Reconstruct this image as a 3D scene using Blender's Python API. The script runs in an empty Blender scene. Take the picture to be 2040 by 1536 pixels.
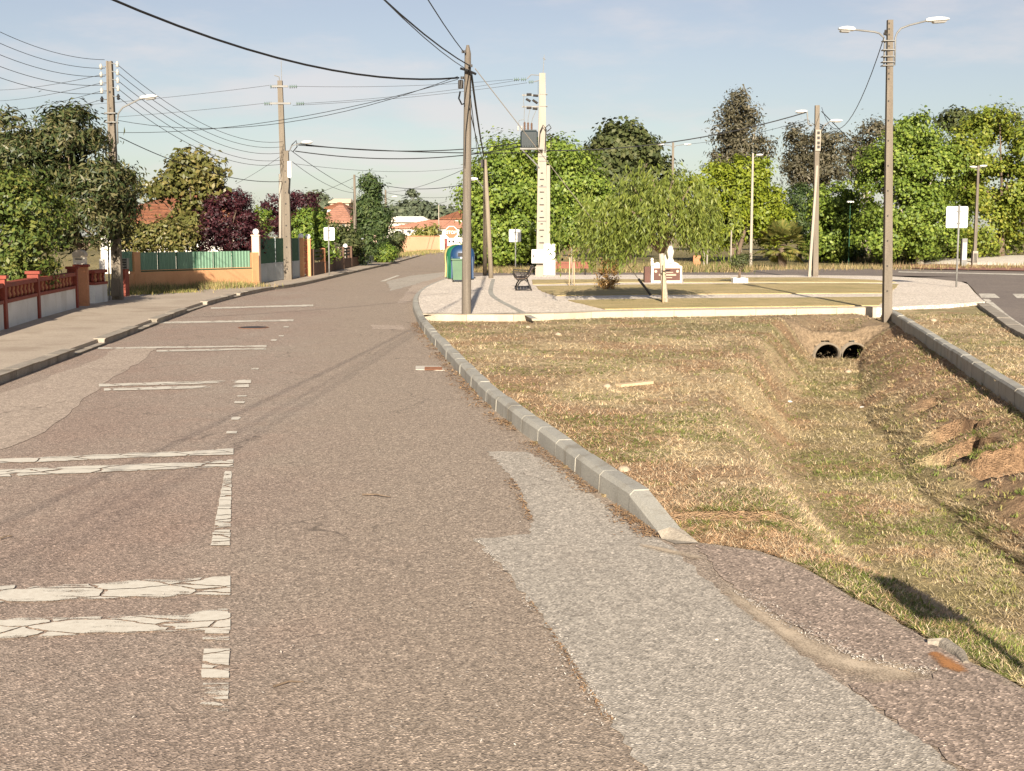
import bpy, math, random
import numpy as np
from mathutils import Vector, Matrix
random.seed(7); RNG = np.random.default_rng(7)
SC = bpy.context.scene; COL = SC.collection
R = math.radians

# ------------------------------------------------------------------ camera, sky, sun, exposure
FPX, CAMH = 2550.0, 1.8
PITCH = math.atan(298.0 / FPX)
cd = bpy.data.cameras.new('camera'); cam = bpy.data.objects.new('camera', cd); COL.objects.link(cam)
cd.sensor_width = 36.0; cd.lens = 36.0 * FPX / 2040.0; cd.clip_start = 0.05; cd.clip_end = 4000
cam.location = (0, 0, CAMH); cam.rotation_euler = (math.pi / 2 - PITCH, 0, 0)
SC.camera = cam
SUN_EL, SUN_AZ = 21.0, 0.5
sd = bpy.data.lights.new('sun', 'SUN'); sun = bpy.data.objects.new('sun', sd); COL.objects.link(sun)
sd.energy = 5.0; sd.angle = R(0.53); sd.color = (1.0, 0.89, 0.74)
sun.rotation_euler = (R(90 - SUN_EL), 0, R(SUN_AZ)); sun.location = (0, -60, 40)
W = bpy.data.worlds.new('World'); SC.world = W; W.use_nodes = True
nt = W.node_tree; nt.nodes.clear()
wo = nt.nodes.new('ShaderNodeOutputWorld'); bg = nt.nodes.new('ShaderNodeBackground')
sky = nt.nodes.new('ShaderNodeTexSky'); sky.sky_type = 'NISHITA'; sky.sun_disc = False
sky.sun_elevation = R(SUN_EL); sky.sun_rotation = R(180 - SUN_AZ); sky.air_density = 1.0; sky.dust_density = 0.7; sky.ozone_density = 1.3
tc = nt.nodes.new('ShaderNodeTexCoord'); sp = nt.nodes.new('ShaderNodeSeparateXYZ'); nt.links.new(tc.outputs['Generated'], sp.inputs[0])
def wm(op, a, b=None):
    n = nt.nodes.new('ShaderNodeMath'); n.operation = op
    for i, v in enumerate((a, b)):
        if v is None: continue
        if isinstance(v, (int, float)): n.inputs[i].default_value = v
        else: nt.links.new(v, n.inputs[i])
    return n.outputs[0]
zz = wm('ADD', wm('MAXIMUM', sp.outputs['Z'], 0.0), 0.16)
cx_ = wm('DIVIDE', sp.outputs['X'], zz); cy_ = wm('DIVIDE', sp.outputs['Y'], zz)
cb = nt.nodes.new('ShaderNodeCombineXYZ'); nt.links.new(cx_, cb.inputs[0]); nt.links.new(cy_, cb.inputs[1]); cb.inputs[2].default_value = 3.3
nz = nt.nodes.new('ShaderNodeTexNoise'); nz.inputs['Scale'].default_value = 2.1; nz.inputs['Detail'].default_value = 7; nz.inputs['Roughness'].default_value = 0.58
nt.links.new(cb.outputs[0], nz.inputs['Vector'])
nl = nt.nodes.new('ShaderNodeTexNoise'); nl.inputs['Scale'].default_value = 0.42; nl.inputs['Detail'].default_value = 2
nt.links.new(cb.outputs[0], nl.inputs['Vector'])
den = wm('ADD', nz.outputs['Fac'], wm('MULTIPLY', wm('SUBTRACT', nl.outputs['Fac'], 0.5), 0.9))
mr = nt.nodes.new('ShaderNodeMapRange'); mr.inputs['From Min'].default_value = 0.47; mr.inputs['From Max'].default_value = 0.80; mr.inputs['To Max'].default_value = 0.55
mr.interpolation_type = 'SMOOTHSTEP'; nt.links.new(den, mr.inputs['Value'])
cm = nt.nodes.new('ShaderNodeMix'); cm.data_type = 'RGBA'; nt.links.new(mr.outputs[0], cm.inputs['Factor'])
hs = nt.nodes.new('ShaderNodeHueSaturation'); hs.inputs['Saturation'].default_value = 0.66; hs.inputs['Hue'].default_value = 0.520; nt.links.new(sky.outputs[0], hs.inputs['Color'])
nt.links.new(hs.outputs[0], cm.inputs[6]); cm.inputs[7].default_value = (8.6, 7.9, 7.8, 1)
nt.links.new(cm.outputs[2], bg.inputs['Color']); bg.inputs['Strength'].default_value = 0.0465
nt.links.new(bg.outputs[0], wo.inputs['Surface'])
SC.view_settings.view_transform = 'Standard'; SC.view_settings.look = 'None'; SC.view_settings.gamma = 1.0
SC.view_settings.use_curve_mapping = False; SC.view_settings.exposure = 1.1

# ------------------------------------------------------------------ helpers: picture ray -> place
cp, sn = math.cos(PITCH), math.sin(PITCH)
def ray(px, py):
    cx, cy = (px - 1020.0) / FPX, (768.0 - py) / FPX
    return Vector((cx, cp + cy * sn, -sn + cy * cp))
def at(px, py, Y):
    d = ray(px, py); k = Y / d.y
    return Vector((d.x * k, Y, CAMH + d.z * k))
def gp(px, py, z=0.0):
    d = ray(px, py); k = (z - CAMH) / d.z
    return Vector((d.x * k, d.y * k, z))
def gpx(px, Y, z=0.0):
    """ground point at depth Y in the direction of column px"""
    return Vector(((px - 1020.0) / FPX * Y * 1.0, Y, z))

# ------------------------------------------------------------------ helpers: noise
def _h(ix, iy, s):
    n = (ix.astype(np.int64) * 374761393 + iy.astype(np.int64) * 668265263 + s * 974711) & 0x7fffffff
    n = ((n ^ (n >> 13)) * 1274126177) & 0x7fffffff
    return ((n ^ (n >> 16)) & 0xffff) / 65535.0
def vnoise(x, y, sc=1.0, s=0, oct=1):
    x = np.asarray(x, float) * sc; y = np.asarray(y, float) * sc; t = 0; a = 1.0; tot = 0
    for o in range(oct):
        ix = np.floor(x); iy = np.floor(y); fx = x - ix; fy = y - iy
        fx = fx * fx * (3 - 2 * fx); fy = fy * fy * (3 - 2 * fy)
        v = (_h(ix, iy, s) * (1 - fx) + _h(ix + 1, iy, s) * fx) * (1 - fy) + (_h(ix, iy + 1, s) * (1 - fx) + _h(ix + 1, iy + 1, s) * fx) * fy
        t = t + a * v; tot += a; a *= .5; x = x * 2.03 + 7.1; y = y * 2.03 + 3.7; s += 11
    return t / tot
def sstep(a, b, x):
    t = np.clip((np.asarray(x, float) - a) / (b - a), 0, 1); return t * t * (3 - 2 * t)

# ------------------------------------------------------------------ helpers: materials
MATS = {}
def newmat(name):
    m = bpy.data.materials.new(name); m.use_nodes = True; MATS[name] = m
    t = m.node_tree; b = t.nodes['Principled BSDF']
    return m, t, b
def N(t, typ, **kw):
    n = t.nodes.new(typ)
    for k, v in kw.items():
        if k in n.inputs: n.inputs[k].default_value = v
        else: setattr(n, k, v)
    return n
def ramp(t, fac, stops, mode='LINEAR'):
    n = t.nodes.new('ShaderNodeValToRGB'); cr = n.color_ramp; cr.interpolation = mode
    while len(cr.elements) > len(stops): cr.elements.remove(cr.elements[-1])
    while len(cr.elements) < len(stops): cr.elements.new(0.5)
    for e, (p, c) in zip(cr.elements, stops):
        e.position = p; e.color = (c[0], c[1], c[2], 1) if hasattr(c, '__len__') else (c, c, c, 1)
    t.links.new(fac, n.inputs[0]); return n.outputs[0]
def mixc(t, f, a, b, mode='MIX'):
    n = t.nodes.new('ShaderNodeMix'); n.data_type = 'RGBA'; n.blend_type = mode
    for i, v in ((0, f), (6, a), (7, b)):
        if isinstance(v, (int, float)): n.inputs[i].default_value = v
        elif isinstance(v, tuple): n.inputs[i].default_value = (v[0], v[1], v[2], 1)
        else: t.links.new(v, n.inputs[i])
    return n.outputs[2]
def objco(t): return t.nodes.new('ShaderNodeTexCoord').outputs['Object']
def geopos(t): return t.nodes.new('ShaderNodeNewGeometry').outputs['Position']
def noise(t, vec, scale, detail=3, rough=.55):
    n = N(t, 'ShaderNodeTexNoise', Scale=scale, Detail=detail, Roughness=rough); t.links.new(vec, n.inputs['Vector']); return n.outputs['Fac']
def scaled(t, vec, s):
    n = N(t, 'ShaderNodeMapping'); n.inputs['Scale'].default_value = s; t.links.new(vec, n.inputs['Vector']); return n.outputs[0]
def bump(t, b, h, strength=.4, dist=.01):
    n = N(t, 'ShaderNodeBump', Strength=strength, Distance=dist); t.links.new(h, n.inputs['Height']); t.links.new(n.outputs[0], b.inputs['Normal'])
def surf(name, c1, c2, scale=3.0, rough=.8, fine=60.0, fstr=.25, bmp=.3, bdist=.01, detail=4, streak=None, spec=.3, metal=0, coords='obj', stain=None, stsc=1.2):
    """painted / mineral surface: two tones by coarse noise, fine grain, optional stains"""
    m, t, b = newmat(name); v = objco(t) if coords == 'obj' else geopos(t)
    if streak: v2 = scaled(t, v, streak)
    else: v2 = v
    c = ramp(t, noise(t, v2, scale, detail), [(.3, c1), (.7, c2)])
    g = noise(t, v, fine, 2)
    c = mixc(t, 1.0, c, ramp(t, g, [(.25, 1 - fstr), (.75, 1 + fstr)]), 'MULTIPLY')
    if stain:
        s = ramp(t, noise(t, scaled(t, v, (1, 1, .35)), stsc, 6, .62), [(.52, 0.0), (.68, .75)])
        c = mixc(t, s, c, stain)
    t.links.new(c, b.inputs['Base Color']); b.inputs['Roughness'].default_value = rough
    b.inputs['Specular IOR Level'].default_value = spec; b.inputs['Metallic'].default_value = metal
    if bmp: bump(t, b, g, bmp, bdist)
    return m
def leafmat(name, stops, rough=.5, transl=.25, spec=.35):
    m, t, b = newmat(name)
    ri = t.nodes.new('ShaderNodeNewGeometry').outputs['Random Per Island']
    n = noise(t, geopos(t), .55, 2)
    mx = N(t, 'ShaderNodeMath', operation='MULTIPLY_ADD'); t.links.new(ri, mx.inputs[0]); mx.inputs[1].default_value = .55
    m2 = N(t, 'ShaderNodeMath', operation='MULTIPLY'); t.links.new(n, m2.inputs[0]); m2.inputs[1].default_value = .45
    t.links.new(m2.outputs[0], mx.inputs[2])
    c = ramp(t, mx.outputs[0], stops)
    t.links.new(c, b.inputs['Base Color']); b.inputs['Roughness'].default_value = rough; b.inputs['Specular IOR Level'].default_value = spec
    tr = N(t, 'ShaderNodeBsdfTranslucent'); t.links.new(c, tr.inputs['Color'])
    ms = N(t, 'ShaderNodeMixShader'); ms.inputs[0].default_value = transl
    t.links.new(b.outputs[0], ms.inputs[1]); t.links.new(tr.outputs[0], ms.inputs[2])
    t.links.new(ms.outputs[0], t.nodes['Material Output'].inputs['Surface'])
    return m
def asphalt(name, ca, cb_, spk=95.0, lo=.55, hi=1.75, stain=(.16, .13, .11), warm=None, lane=None):
    m, t, b = newmat(name); v = objco(t)
    base = ramp(t, noise(t, scaled(t, v, (1, .4, 1)), .45, 5, .6), [(.36, ca), (.64, cb_)])
    if warm:
        base = mixc(t, ramp(t, noise(t, v, 1.7, 5, .6), [(.5, 0.), (.72, .5)]), base, warm)
    if lane:      # driven lane is worn greyer than the parking bays
        sx = N(t, 'ShaderNodeSeparateXYZ'); t.links.new(v, sx.inputs[0])
        a1 = N(t, 'ShaderNodeMath', operation='MULTIPLY_ADD'); t.links.new(sx.outputs['Y'], a1.inputs[0]); a1.inputs[1].default_value = .141; t.links.new(sx.outputs['X'], a1.inputs[2])
        a2 = N(t, 'ShaderNodeMath', operation='MULTIPLY_ADD'); t.links.new(noise(t, v, .8, 4), a2.inputs[0]); a2.inputs[1].default_value = 2.2; t.links.new(a1.outputs[0], a2.inputs[2])
        mr0 = N(t, 'ShaderNodeMapRange'); mr0.inputs['From Min'].default_value = .2; mr0.inputs['From Max'].default_value = 1.5; mr0.inputs['To Max'].default_value = .85; t.links.new(a2.outputs[0], mr0.inputs['Value'])
        base = mixc(t, mr0.outputs[0], base, lane)
    base = mixc(t, ramp(t, noise(t, scaled(t, v, (1, .45, 1)), .9, 6, .65), [(.55, 0.), (.75, .45)]), base, stain)
    vo = N(t, 'ShaderNodeTexVoronoi', Scale=spk); t.links.new(v, vo.inputs['Vector'])
    bw = N(t, 'ShaderNodeRGBToBW'); t.links.new(vo.outputs['Color'], bw.inputs[0])
    k = ramp(t, bw.outputs[0], [(.12, lo), (.5, .95), (.74, 1.15), (.9, hi)])
    c = mixc(t, 1.0, base, k, 'MULTIPLY')
    vo2 = N(t, 'ShaderNodeTexVoronoi', Scale=spk * .37); t.links.new(v, vo2.inputs['Vector'])
    bw2 = N(t, 'ShaderNodeRGBToBW'); t.links.new(vo2.outputs['Color'], bw2.inputs[0])
    c = mixc(t, 1.0, c, ramp(t, bw2.outputs[0], [(.15, .84), (.85, 1.14)]), 'MULTIPLY')
    # fine cracks, only in places
    nv = N(t, 'ShaderNodeTexNoise', Scale=2.5, Detail=4.0); t.links.new(v, nv.inputs['Vector'])
    vm = N(t, 'ShaderNodeVectorMath', operation='MULTIPLY_ADD'); t.links.new(nv.outputs['Color'], vm.inputs[0]); vm.inputs[1].default_value = (.7, .7, 0); t.links.new(v, vm.inputs[2])
    ve = N(t, 'ShaderNodeTexVoronoi', Scale=.55, feature='DISTANCE_TO_EDGE'); t.links.new(vm.outputs[0], ve.inputs['Vector'])
    ck = ramp(t, ve.outputs['Distance'], [(.002, 1.), (.007, 0.)]); cm_ = ramp(t, noise(t, v, .5, 3), [(.5, 0.), (.6, .75)])
    ckm = mixc(t, 1.0, ck, cm_, 'MULTIPLY'); c = mixc(t, ckm, c, tuple(q * .38 for q in stain))
    t.links.new(c, b.inputs['Base Color']); b.inputs['Roughness'].default_value = .88; b.inputs['Specular IOR Level'].default_value = .25
    ad = N(t, 'ShaderNodeMath', operation='ADD'); t.links.new(vo.outputs['Distance'], ad.inputs[0]); t.links.new(noise(t, v, 40, 3), ad.inputs[1])
    bump(t, b, ad.outputs[0], .55, .006)
    return m

asphalt('asphalt_old', (.325, .240, .190), (.35, .285, .228), 108, .52, 1.85, stain=(.285, .228, .18), warm=(.355, .25, .19), lane=(.345, .277, .213))
asphalt('asphalt_patch', (.40, .355, .295), (.445, .395, .33), 92, .6, 1.6, stain=(.37, .305, .245))
asphalt('asphalt_coarse', (.32, .245, .195), (.365, .285, .225), 84, .5, 2.1, stain=(.23, .165, .138))
asphalt('asphalt_worn', (.40, .32, .255), (.45, .365, .29), 80, .65, 1.5, stain=(.33, .265, .21))
asphalt('asphalt_dark', (.20, .165, .142), (.235, .195, .165), 60, .7, 1.4, stain=(.13, .115, .105))
surf('sand', (.46, .36, .25), (.54, .43, .31), 2.5, .95, 220, .22, .3, .004)
surf('kerb_concrete', (.32, .305, .265), (.41, .39, .335), 2.2, .85, 90, .2, .45, .006, stain=(.22, .19, .145), stsc=4.0)
surf('kerb_old', (.27, .235, .19), (.36, .315, .255), 3.2, .9, 70, .25, .5, .01, stain=(.16, .135, .105), stsc=2.5)
surf('pipe_concrete', (.17, .14, .105), (.23, .19, .145), 4, .9, 60, .25, .4, .006, stain=(.10, .085, .06), stsc=3)
surf('mortar', (.50, .46, .39), (.58, .53, .45), 6, .9, 120, .15, .2, .003)
surf('sidewalk_concrete', (.38, .31, .24), (.46, .385, .30), .8, .92, 45, .2, .4, .01, stain=(.30, .235, .175), stsc=.9)
surf('concrete_pole', (.150, .126, .098), (.195, .164, .128), 2.4, .9, 55, .18, .4, .008, streak=(3, 3, .35), stain=(.115, .09, .068))
surf('concrete_pale', (.30, .265, .218), (.36, .32, .265), 2.0, .85, 50, .10, .25, .006, streak=(3, 3, .35), stain=(.30, .255, .20))
surf('wood_pole', (.115, .096, .076), (.185, .157, .126), 5, .85, 60, .2, .5, .01, streak=(6, 6, .22), stain=(.095, .072, .055))
surf('wood_pole_pale', (.20, .165, .12), (.29, .24, .18), 5, .85, 60, .2, .5, .01, streak=(6, 6, .22), stain=(.14, .11, .08))
surf('kerb_white', (.45, .385, .295), (.53, .455, .355), 1.6, .85, 60, .14, .3, .006, stain=(.36, .30, .22), stsc=1.6)
surf('red_paint', (.205, .040, .026), (.275, .062, .036), 3, .7, 40, .15, .2, .005, stain=(.15, .045, .03))
surf('orange_pier', (.44, .195, .10), (.50, .235, .125), 3, .8, 40, .12, .2, .005)
surf('white_plaster', (.62, .60, .56), (.72, .70, .66), 2, .85, 40, .08, .2, .005, stain=(.50, .46, .40), stsc=1.8)
surf('orange_plaster', (.58, .295, .145), (.65, .345, .175), 1.4, .85, 30, .08, .2, .005, stain=(.47, .22, .095), stsc=1.2)
surf('pink_plaster', (.62, .44, .33), (.70, .50, .38), 1.4, .85, 30, .08, .2, .005)
surf('peach_plaster', (.66, .40, .24), (.72, .45, .28), .6, .9, 8, .05, 0)
surf('green_sheet', (.125, .235, .155), (.175, .30, .205), 5, .55, 30, .12, .1, .004, streak=(5, 5, .3), stain=(.25, .34, .25), spec=.4)
surf('green_mesh', (.012, .062, .032), (.022, .088, .048), 6, .7, 120, .4, .2, .004)
surf('grey_sheet', (.33, .36, .37), (.39, .42, .43), 2, .6, 30, .08, .1, .004, stain=(.28, .29, .29))
surf('galvanised', (.17, .165, .155), (.23, .225, .21), 6, .5, 60, .1, .1, .002)
surf('iron_dark', (.022, .019, .017), (.036, .031, .027), 8, .55, 60, .2, .15, .003)
surf('black_rubber', (.012, .012, .013), (.02, .02, .021), 8, .6, 60, .2, 0)
surf('lamp_white', (.74, .74, .72), (.80, .80, .78), 3, .4, 40, .04, 0, spec=.5)
surf('lamp_glass', (.34, .33, .31), (.40, .39, .37), 3, .25, 40, .05, 0, spec=.5)
surf('sign_white', (.68, .67, .63), (.75, .74, .70), 2, .5, 40, .05, 0)
surf('sign_red', (.58, .115, .045), (.63, .135, .055), 3, .5, 40, .05, 0)
surf('porcelain', (.38, .365, .33), (.46, .44, .40), 4, .3, 40, .05, 0)
surf('insulator_glass', (.10, .15, .13), (.15, .20, .18), 4, .2, 40, .05, 0, spec=.6)
surf('transformer_grey', (.013, .021, .025), (.02, .03, .035), 4, .5, 40, .1, 0)
surf('plastic_blue', (.009, .036, .095), (.013, .05, .125), 3, .4, 40, .08, 0, spec=.45)
surf('plastic_green', (.010, .10, .045), (.016, .13, .06), 3, .4, 40, .08, 0, spec=.45)
surf('plastic_yellow', (.42, .34, .12), (.48, .39, .15), 3, .4, 40, .08, 0, spec=.45)
surf('wheelie_green', (.055, .115, .06), (.075, .145, .075), 3, .5, 40, .08, 0, spec=.4)
surf('bench_wood', (.16, .045, .025), (.22, .066, .035), 6, .5, 40, .15, .1, .003, streak=(.6, 4, 4))
surf('bench_slat_dark', (.055, .034, .022), (.085, .054, .036), 6, .6, 40, .15, .1, .003)
surf('monument_white', (.66, .60, .49), (.74, .68, .56), 3, .8, 60, .06, .1, .003)
surf('plaque_brown', (.075, .028, .018), (.10, .038, .025), 4, .5, 60, .12, .1, .002)
surf('plaque_text', (.48, .36, .27), (.54, .42, .32), 5, .7, 60, .08, 0)
surf('brick_orange', (.42, .19, .095), (.50, .24, .125), 7, .9, 40, .18, .3, .005)
surf('roof_tile', (.17, .068, .036), (.25, .105, .056), 2.5, .85, 9, .35, .3, .02, stain=(.15, .075, .045), stsc=.9)
surf('roof_tile_pale', (.30, .15, .10), (.38, .195, .135), 1.2, .85, 5, .2, .3, .02)
surf('house_white', (.70, .66, .59), (.77, .73, .66), .4, .9, 4, .05, 0)
surf('house_tan', (.46, .37, .28), (.52, .42, .32), .4, .9, 4, .08, 0)
surf('brown_wall', (.11, .065, .045), (.15, .09, .06), 2, .85, 30, .15, .2, .005)
surf('door_red', (.16, .03, .022), (.2, .04, .03), 2, .5, 30, .1, 0)
surf('window_dark', (.03, .035, .04), (.05, .055, .06), 2, .15, 30, .1, 0, spec=.6)
surf('bark', (.12, .085, .058), (.19, .14, .10), 4, .95, 30, .25, .6, .02, streak=(5, 5, .8))
surf('bark_pale', (.33, .29, .23), (.44, .39, .32), 3, .9, 30, .25, .5, .02, streak=(3, 3, .8))
surf('stake_wood', (.50, .36, .22), (.58, .43, .28), 5, .8, 40, .12, .2, .004, streak=(6, 6, .4))
surf('plank_wood', (.50, .36, .22), (.60, .45, .29), 8, .85, 40, .15, .3, .004, streak=(.6, 6, 6))
surf('stone', (.36, .28, .2), (.46, .36, .26), 6, .9, 60, .2, .4, .006)
surf('soil', (.25, .125, .055), (.36, .19, .085), 4, .95, 60, .3, .5, .02)
surf('bore_shade', (.006, .005, .004), (.010, .008, .007), 4, .9, 60, .3, .5, .02)  # near-black colour paints the darkness inside the culvert pipes
surf('rust_metal', (.17, .075, .04), (.24, .11, .06), 12, .85, 80, .25, .3, .004)
surf('gravel_white', (.55, .49, .42), (.66, .60, .52), 4, .95, 30, .15, .5, .02)
surf('red_cobble', (.26, .12, .09), (.34, .165, .125), 1.5, .9, 18, .25, .4, .01)
surf('plastic_white', (.70, .70, .66), (.76, .76, .72), 3, .5, 40, .05, 0)

def cobble_mat():
    m, t, b = newmat('cobble_white'); v = objco(t)
    vo = N(t, 'ShaderNodeTexVoronoi', Scale=9.5, feature='DISTANCE_TO_EDGE'); t.links.new(v, vo.inputs['Vector'])
    vc = N(t, 'ShaderNodeTexVoronoi', Scale=9.5); t.links.new(v, vc.inputs['Vector'])
    bw = N(t, 'ShaderNodeRGBToBW'); t.links.new(vc.outputs['Color'], bw.inputs[0])
    c = ramp(t, bw.outputs[0], [(.15, (.66, .57, .47)), (.85, (.87, .77, .65))])
    c = mixc(t, ramp(t, noise(t, v, .5, 5), [(.45, 0.), (.75, .35)]), c, (.56, .47, .37))
    c = mixc(t, ramp(t, vo.outputs['Distance'], [(.02, 1.), (.09, 0.)]), c, (.42, .36, .29))
    t.links.new(c, b.inputs['Base Color']); b.inputs['Roughness'].default_value = .85
    bump(t, b, ramp(t, vo.outputs['Distance'], [(0., 0.), (.12, 1.)]), .6, .012)
cobble_mat()
def paint_mat():
    m, t, b = newmat('road_paint'); v = objco(t)
    c = ramp(t, noise(t, v, 30, 4), [(.3, (.60, .545, .45)), (.7, (.70, .65, .55))])
    t.links.new(c, b.inputs['Base Color']); b.inputs['Roughness'].default_value = .8
    sc = noise(t, scaled(t, v, (1.2, 9, 1)), 3.2, 7, .7)      # scratches run across the bay
    big = noise(t, v, 1.9, 4, .6)
    ad = N(t, 'ShaderNodeMath', operation='MULTIPLY_ADD'); t.links.new(big, ad.inputs[0]); ad.inputs[1].default_value = .9; t.links.new(sc, ad.inputs[2])
    fine = noise(t, v, 130, 2)
    ad2 = N(t, 'ShaderNodeMath', operation='MULTIPLY_ADD'); t.links.new(fine, ad2.inputs[0]); ad2.inputs[1].default_value = .35; t.links.new(ad.outputs[0], ad2.inputs[2])
    nv = N(t, 'ShaderNodeTexNoise', Scale=5.0, Detail=4.0); t.links.new(v, nv.inputs['Vector'])
    vm = N(t, 'ShaderNodeVectorMath', operation='MULTIPLY_ADD'); t.links.new(nv.outputs['Color'], vm.inputs[0]); vm.inputs[1].default_value = (.22, .12, 0); t.links.new(v, vm.inputs[2])
    ve = N(t, 'ShaderNodeTexVoronoi', Scale=1.0, feature='DISTANCE_TO_EDGE'); t.links.new(scaled(t, vm.outputs[0], (2.6, 5.5, 1)), ve.inputs['Vector'])
    ck = ramp(t, ve.outputs['Distance'], [(.012, .9), (.035, 0.)])
    adc = N(t, 'ShaderNodeMath', operation='ADD'); t.links.new(ad2.outputs[0], adc.inputs[0]); t.links.new(ck, adc.inputs[1]); ad2 = adc
    at_ = N(t, 'ShaderNodeAttribute', attribute_name='wear')
    ad3 = N(t, 'ShaderNodeMath', operation='ADD'); t.links.new(ad2.outputs[0], ad3.inputs[0]); t.links.new(at_.outputs['Fac'], ad3.inputs[1])
    al = ramp(t, ad3.outputs[0], [(0.0, 1.0), (1.0, 1.0)]); 
    r = t.nodes[-1]
    mr = N(t, 'ShaderNodeMapRange'); mr.inputs['From Min'].default_value = 1.27; mr.inputs['From Max'].default_value = 1.36
    mr.inputs['To Min'].default_value = 0.0; mr.inputs['To Max'].default_value = 1.0; t.links.new(ad3.outputs[0], mr.inputs['Value'])
    tr = N(t, 'ShaderNodeBsdfTransparent'); ms = N(t, 'ShaderNodeMixShader')
    t.links.new(mr.outputs[0], ms.inputs[0]); t.links.new(b.outputs[0], ms.inputs[1]); t.links.new(tr.outputs[0], ms.inputs[2])
    t.links.new(ms.outputs[0], t.nodes['Material Output'].inputs['Surface'])
paint_mat()
def fade_mat(name, c1, c2, fine=200.):
    m, t, b = newmat(name); v = objco(t)
    c = ramp(t, noise(t, v, 3.0, 4), [(.3, c1), (.7, c2)]); c = mixc(t, 1.0, c, ramp(t, noise(t, v, fine, 2), [(.25, .75), (.75, 1.25)]), 'MULTIPLY')
    t.links.new(c, b.inputs['Base Color']); b.inputs['Roughness'].default_value = .95
    a = N(t, 'ShaderNodeAttribute', attribute_name='fade'); n1 = noise(t, v, 7, 5, .65); n2 = noise(t, v, 90, 2)
    e1 = N(t, 'ShaderNodeMath', operation='MULTIPLY_ADD'); t.links.new(n1, e1.inputs[0]); e1.inputs[1].default_value = .9; t.links.new(a.outputs['Fac'], e1.inputs[2])
    e2 = N(t, 'ShaderNodeMath', operation='MULTIPLY_ADD'); t.links.new(n2, e2.inputs[0]); e2.inputs[1].default_value = .7; t.links.new(e1.outputs[0], e2.inputs[2])
    mr = N(t, 'ShaderNodeMapRange'); mr.inputs['From Min'].default_value = 1.38; mr.inputs['From Max'].default_value = 1.85; t.links.new(e2.outputs[0], mr.inputs['Value'])
    tr = N(t, 'ShaderNodeBsdfTransparent'); ms = N(t, 'ShaderNodeMixShader')
    t.links.new(mr.outputs[0], ms.inputs[0]); t.links.new(tr.outputs[0], ms.inputs[1]); t.links.new(b.outputs[0], ms.inputs[2])
    t.links.new(ms.outputs[0], t.nodes['Material Output'].inputs['Surface'])
fade_mat('sand_film', (.50, .40, .285), (.58, .47, .345)); fade_mat('rust_stain', (.36, .15, .045), (.46, .215, .075)); fade_mat('dark_stain', (.20, .12, .095), (.25, .16, .125)); fade_mat('asphalt_grey_film', (.35, .30, .245), (.40, .345, .28), 120.)
def vcol_mat(name, rough=.95, fine=70., fstr=.35, bmp=.6, bdist=.03, transl=0):
    m, t, b = newmat(name); v = geopos(t)
    a = N(t, 'ShaderNodeAttribute', attribute_name='Col')
    g = noise(t, v, fine, 3); g2 = noise(t, scaled(t, v, (1, 1.7, 1)), 11, 4, .65)
    c = mixc(t, 1.0, a.outputs['Color'], ramp(t, g, [(.25, 1 - fstr), (.75, 1 + fstr)]), 'MULTIPLY')
    c = mixc(t, 1.0, c, ramp(t, g2, [(.28, .55), (.72, 1.42)]), 'MULTIPLY')
    t.links.new(c, b.inputs['Base Color']); b.inputs['Roughness'].default_value = rough; b.inputs['Specular IOR Level'].default_value = .15
    if bmp:
        ad = N(t, 'ShaderNodeMath', operation='ADD'); t.links.new(g, ad.inputs[0]); t.links.new(g2, ad.inputs[1]); bump(t, b, ad.outputs[0], bmp, bdist)
vcol_mat('ground_earth', bmp=.8, bdist=.05, fstr=.45)
vcol_mat('grass_blade', .8, 5., .1, 0)

leafmat('leaf_loquat', [(.15, (.02, .036, .012)), (.45, (.055, .075, .024)), (.62, (.115, .11, .042)), (.85, (.16, .14, .065))], .45, .15)
leafmat('leaf_citrus', [(.15, (.04, .075, .016)), (.5, (.095, .13, .026)), (.75, (.17, .18, .04)), (.9, (.26, .22, .06))], .45, .2)
leafmat('leaf_magnolia', [(.15, (.06, .068, .018)), (.5, (.13, .13, .036)), (.75, (.20, .165, .055)), (.92, (.27, .22, .09))], .4, .15)
leafmat('leaf_plum', [(.15, (.020, .007, .010)), (.5, (.048, .012, .017)), (.8, (.085, .020, .024)), (.95, (.12, .05, .048))], .5, .15)
leafmat('leaf_plane', [(.15, (.07, .115, .018)), (.5, (.155, .22, .032)), (.75, (.25, .31, .05)), (.92, (.36, .37, .08))], .5, .25)
leafmat('leaf_plane_yellow', [(.15, (.09, .13, .018)), (.5, (.18, .225, .03)), (.75, (.28, .29, .04)), (.92, (.38, .33, .075))], .5, .25)
leafmat('leaf_oak', [(.15, (.035, .05, .016)), (.5, (.075, .092, .028)), (.8, (.115, .12, .045)), (.95, (.15, .14, .06))], .6, .15)
leafmat('leaf_lime', [(.15, (.10, .14, .015)), (.5, (.21, .26, .022)), (.8, (.31, .335, .034)), (.95, (.37, .36, .055))], .5, .3)
leafmat('leaf_willow', [(.15, (.085, .115, .022)), (.5, (.165, .205, .036)), (.8, (.25, .275, .055)), (.95, (.31, .295, .075))], .5, .3)
leafmat('leaf_eucalyptus', [(.15, (.055, .052, .03)), (.5, (.10, .09, .052)), (.8, (.16, .135, .085)), (.95, (.20, .17, .115))], .5, .2)
leafmat('leaf_cypress', [(.15, (.02, .042, .014)), (.5, (.05, .082, .022)), (.8, (.09, .12, .034)), (.95, (.12, .15, .05))], .6, .1)
leafmat('leaf_far', [(.15, (.055, .07, .042)), (.5, (.085, .105, .06)), (.8, (.115, .13, .075)), (.95, (.14, .155, .095))], .7, .1)
leafmat('leaf_dry', [(.15, (.16, .09, .03)), (.5, (.28, .16, .05)), (.8, (.36, .22, .08)), (.95, (.20, .19, .05))], .6, .2)
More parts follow.
